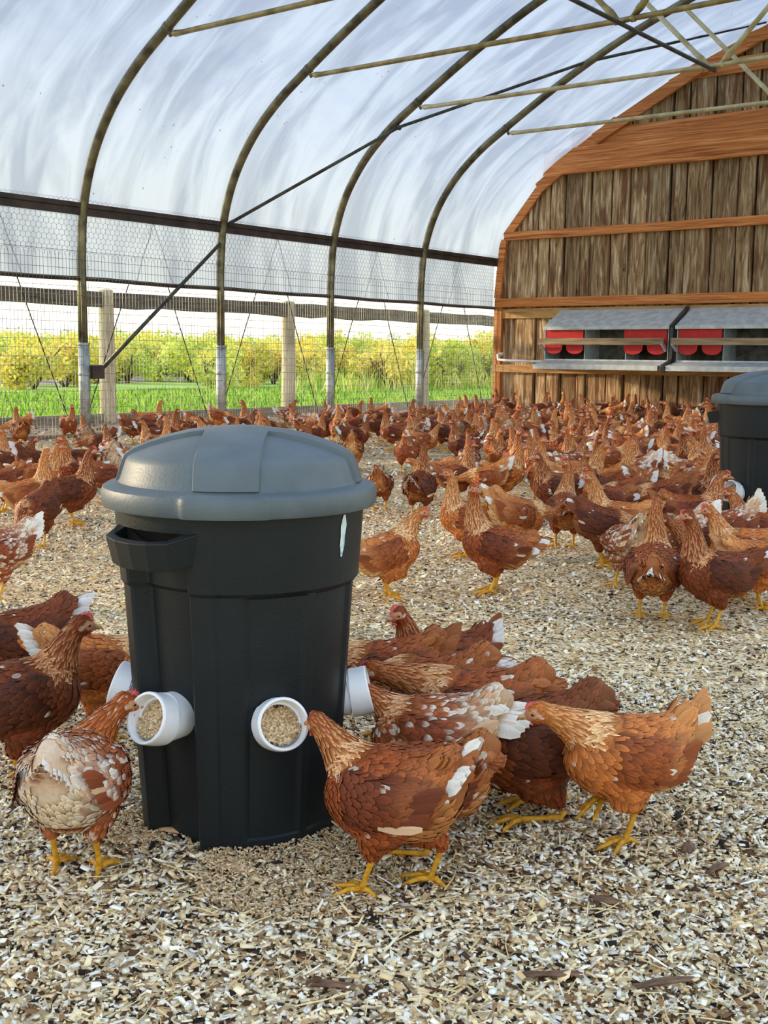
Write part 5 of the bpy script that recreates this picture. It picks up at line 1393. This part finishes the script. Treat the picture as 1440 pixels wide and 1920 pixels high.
while tries < 9000 and nfill < 140:
    tries += 1
    u = rr.uniform(-40, 1500); v = 690 + (rr.random() ** .8) * 320
    if u < 560: lo, hi = 806 - u * .02, 850
    elif u < 760: lo, hi = 800, 832
    else: lo, hi = 792, min(1010, 862 + (u - 760) * .33)
    if not (lo < v < hi): continue
    if 730 < u < 860 and v > 862: continue
    p = at(u, v)
    if p.x < -11.15 or p.y > END_Y - .25: continue
    if (p.x - BIN2.x) ** 2 + (p.y - BIN2.y) ** 2 < .5 ** 2: continue
    if not far_enough(p.x, p.y, .31 if u > 560 else .50): continue
    FL.append([p.x, p.y, rr.choice([0, 0, 180, 180, 90, 20, 160, 270, 200]) + rr.uniform(-25, 25), None, rr.random() < .38, False]); nfill += 1
# ease apart overlapping ones
for it in range(12):
    for i in range(len(FL)):
        for j in range(i):
            dx, dy = FL[i][0] - FL[j][0], FL[i][1] - FL[j][1]; d = math.hypot(dx, dy) + 1e-6
            if d < .25:
                q = (.25 - d) / d * .25; FL[i][0] += dx * q; FL[i][1] += dy * q; FL[j][0] -= dx * q; FL[j][1] -= dy * q
        for a, b, c in PLACED:
            dx, dy = FL[i][0] - a, FL[i][1] - b; d = math.hypot(dx, dy) + 1e-6
            if d < .24: q = (.24 - d) / d * .5; FL[i][0] += dx * q; FL[i][1] += dy * q
        FL[i][0] = max(FL[i][0], -11.1); FL[i][1] = min(FL[i][1], END_Y - .22)
ORD = ['first', 'second', 'third', 'fourth', 'fifth', 'sixth', 'seventh', 'eighth', 'ninth', 'tenth', 'eleventh', 'twelfth', 'thirteenth', 'fourteenth', 'fifteenth', 'sixteenth', 'seventeenth', 'eighteenth', 'nineteenth', 'twentieth']
info = []
for k, f in enumerate(FL):
    vv = pick(f[3], 0, f[4], rr)
    u_, v_ = proj(f[0], f[1], .25)
    info.append((f, vv, u_, v_))
def zone(u, v):
    s = proj(0, 0, 0) if False else None
    if u < 235: a = 'left of the near bin'
    elif u < 480: a = 'over the near lid, left half'
    elif u < 690: a = 'over the near lid, right half'
    elif u < 870: a = 'behind the bare patch'
    elif u < 1030: a = 'by the wall corner'
    elif u < 1150: a = 'below the first nest box'
    elif u < 1265: a = 'below the second nest box'
    else: a = 'left of the far bin'
    b = 'back row' if v < 768 else 'second row' if v < 790 else 'middle rows' if v < 822 else 'front rows'
    return b, a
groups = {}
for q in sorted(range(len(info)), key=lambda q: info[q][2]):
    f, vv, u_, v_ = info[q]; groups.setdefault((zone(u_, v_), vv[1], vv[0]), []).append(q)
desc = {'brown': 'red-brown', 'golden': 'golden-brown', 'dark': 'dark brown', 'mottled': 'white-mottled', 'creamrear': 'cream-rumped'}
pd = {'UP': 'neck up', 'WALK': 'walking', 'LOW': 'bending down'}
for (zn, pal_, ps), qs in groups.items():
    for n_, q in enumerate(qs):
        f, vv, u_, v_ = info[q]
        t = f[2] % 360; fc = 'facing right' if t < 45 or t > 315 else 'facing away' if t < 135 else 'facing left' if t < 225 else 'facing camera'
        if vv[5]:
            root = vv[2].copy(); COL.objects.link(root)
            for c in vv[3]:
                d = c.copy(); d.parent = root; COL.objects.link(d)
        else:
            root = vv[2]; vv[5] = True
        lab = '%s hen %s, %s%s %s' % (desc[pal_], pd[ps], (ORD[n_] + ' from left, ') if len(qs) > 1 else '', zn[0], zn[1])
        br = rr.uniform(.68, 1.25)
        place(root, 0, 0, f[2], rr.uniform(.92, 1.04), lab, (br * rr.uniform(.97, 1.05), br * rr.uniform(.93, 1.06), br * rr.uniform(.88, 1.05)), group='flock of brown hens', pos=Vector((f[0], f[1], 0)))
for vv in VAR:
    if not vv[5]:
        for c in vv[3]: bpy.data.objects.remove(c, do_unlink=True)
        bpy.data.objects.remove(vv[2], do_unlink=True)
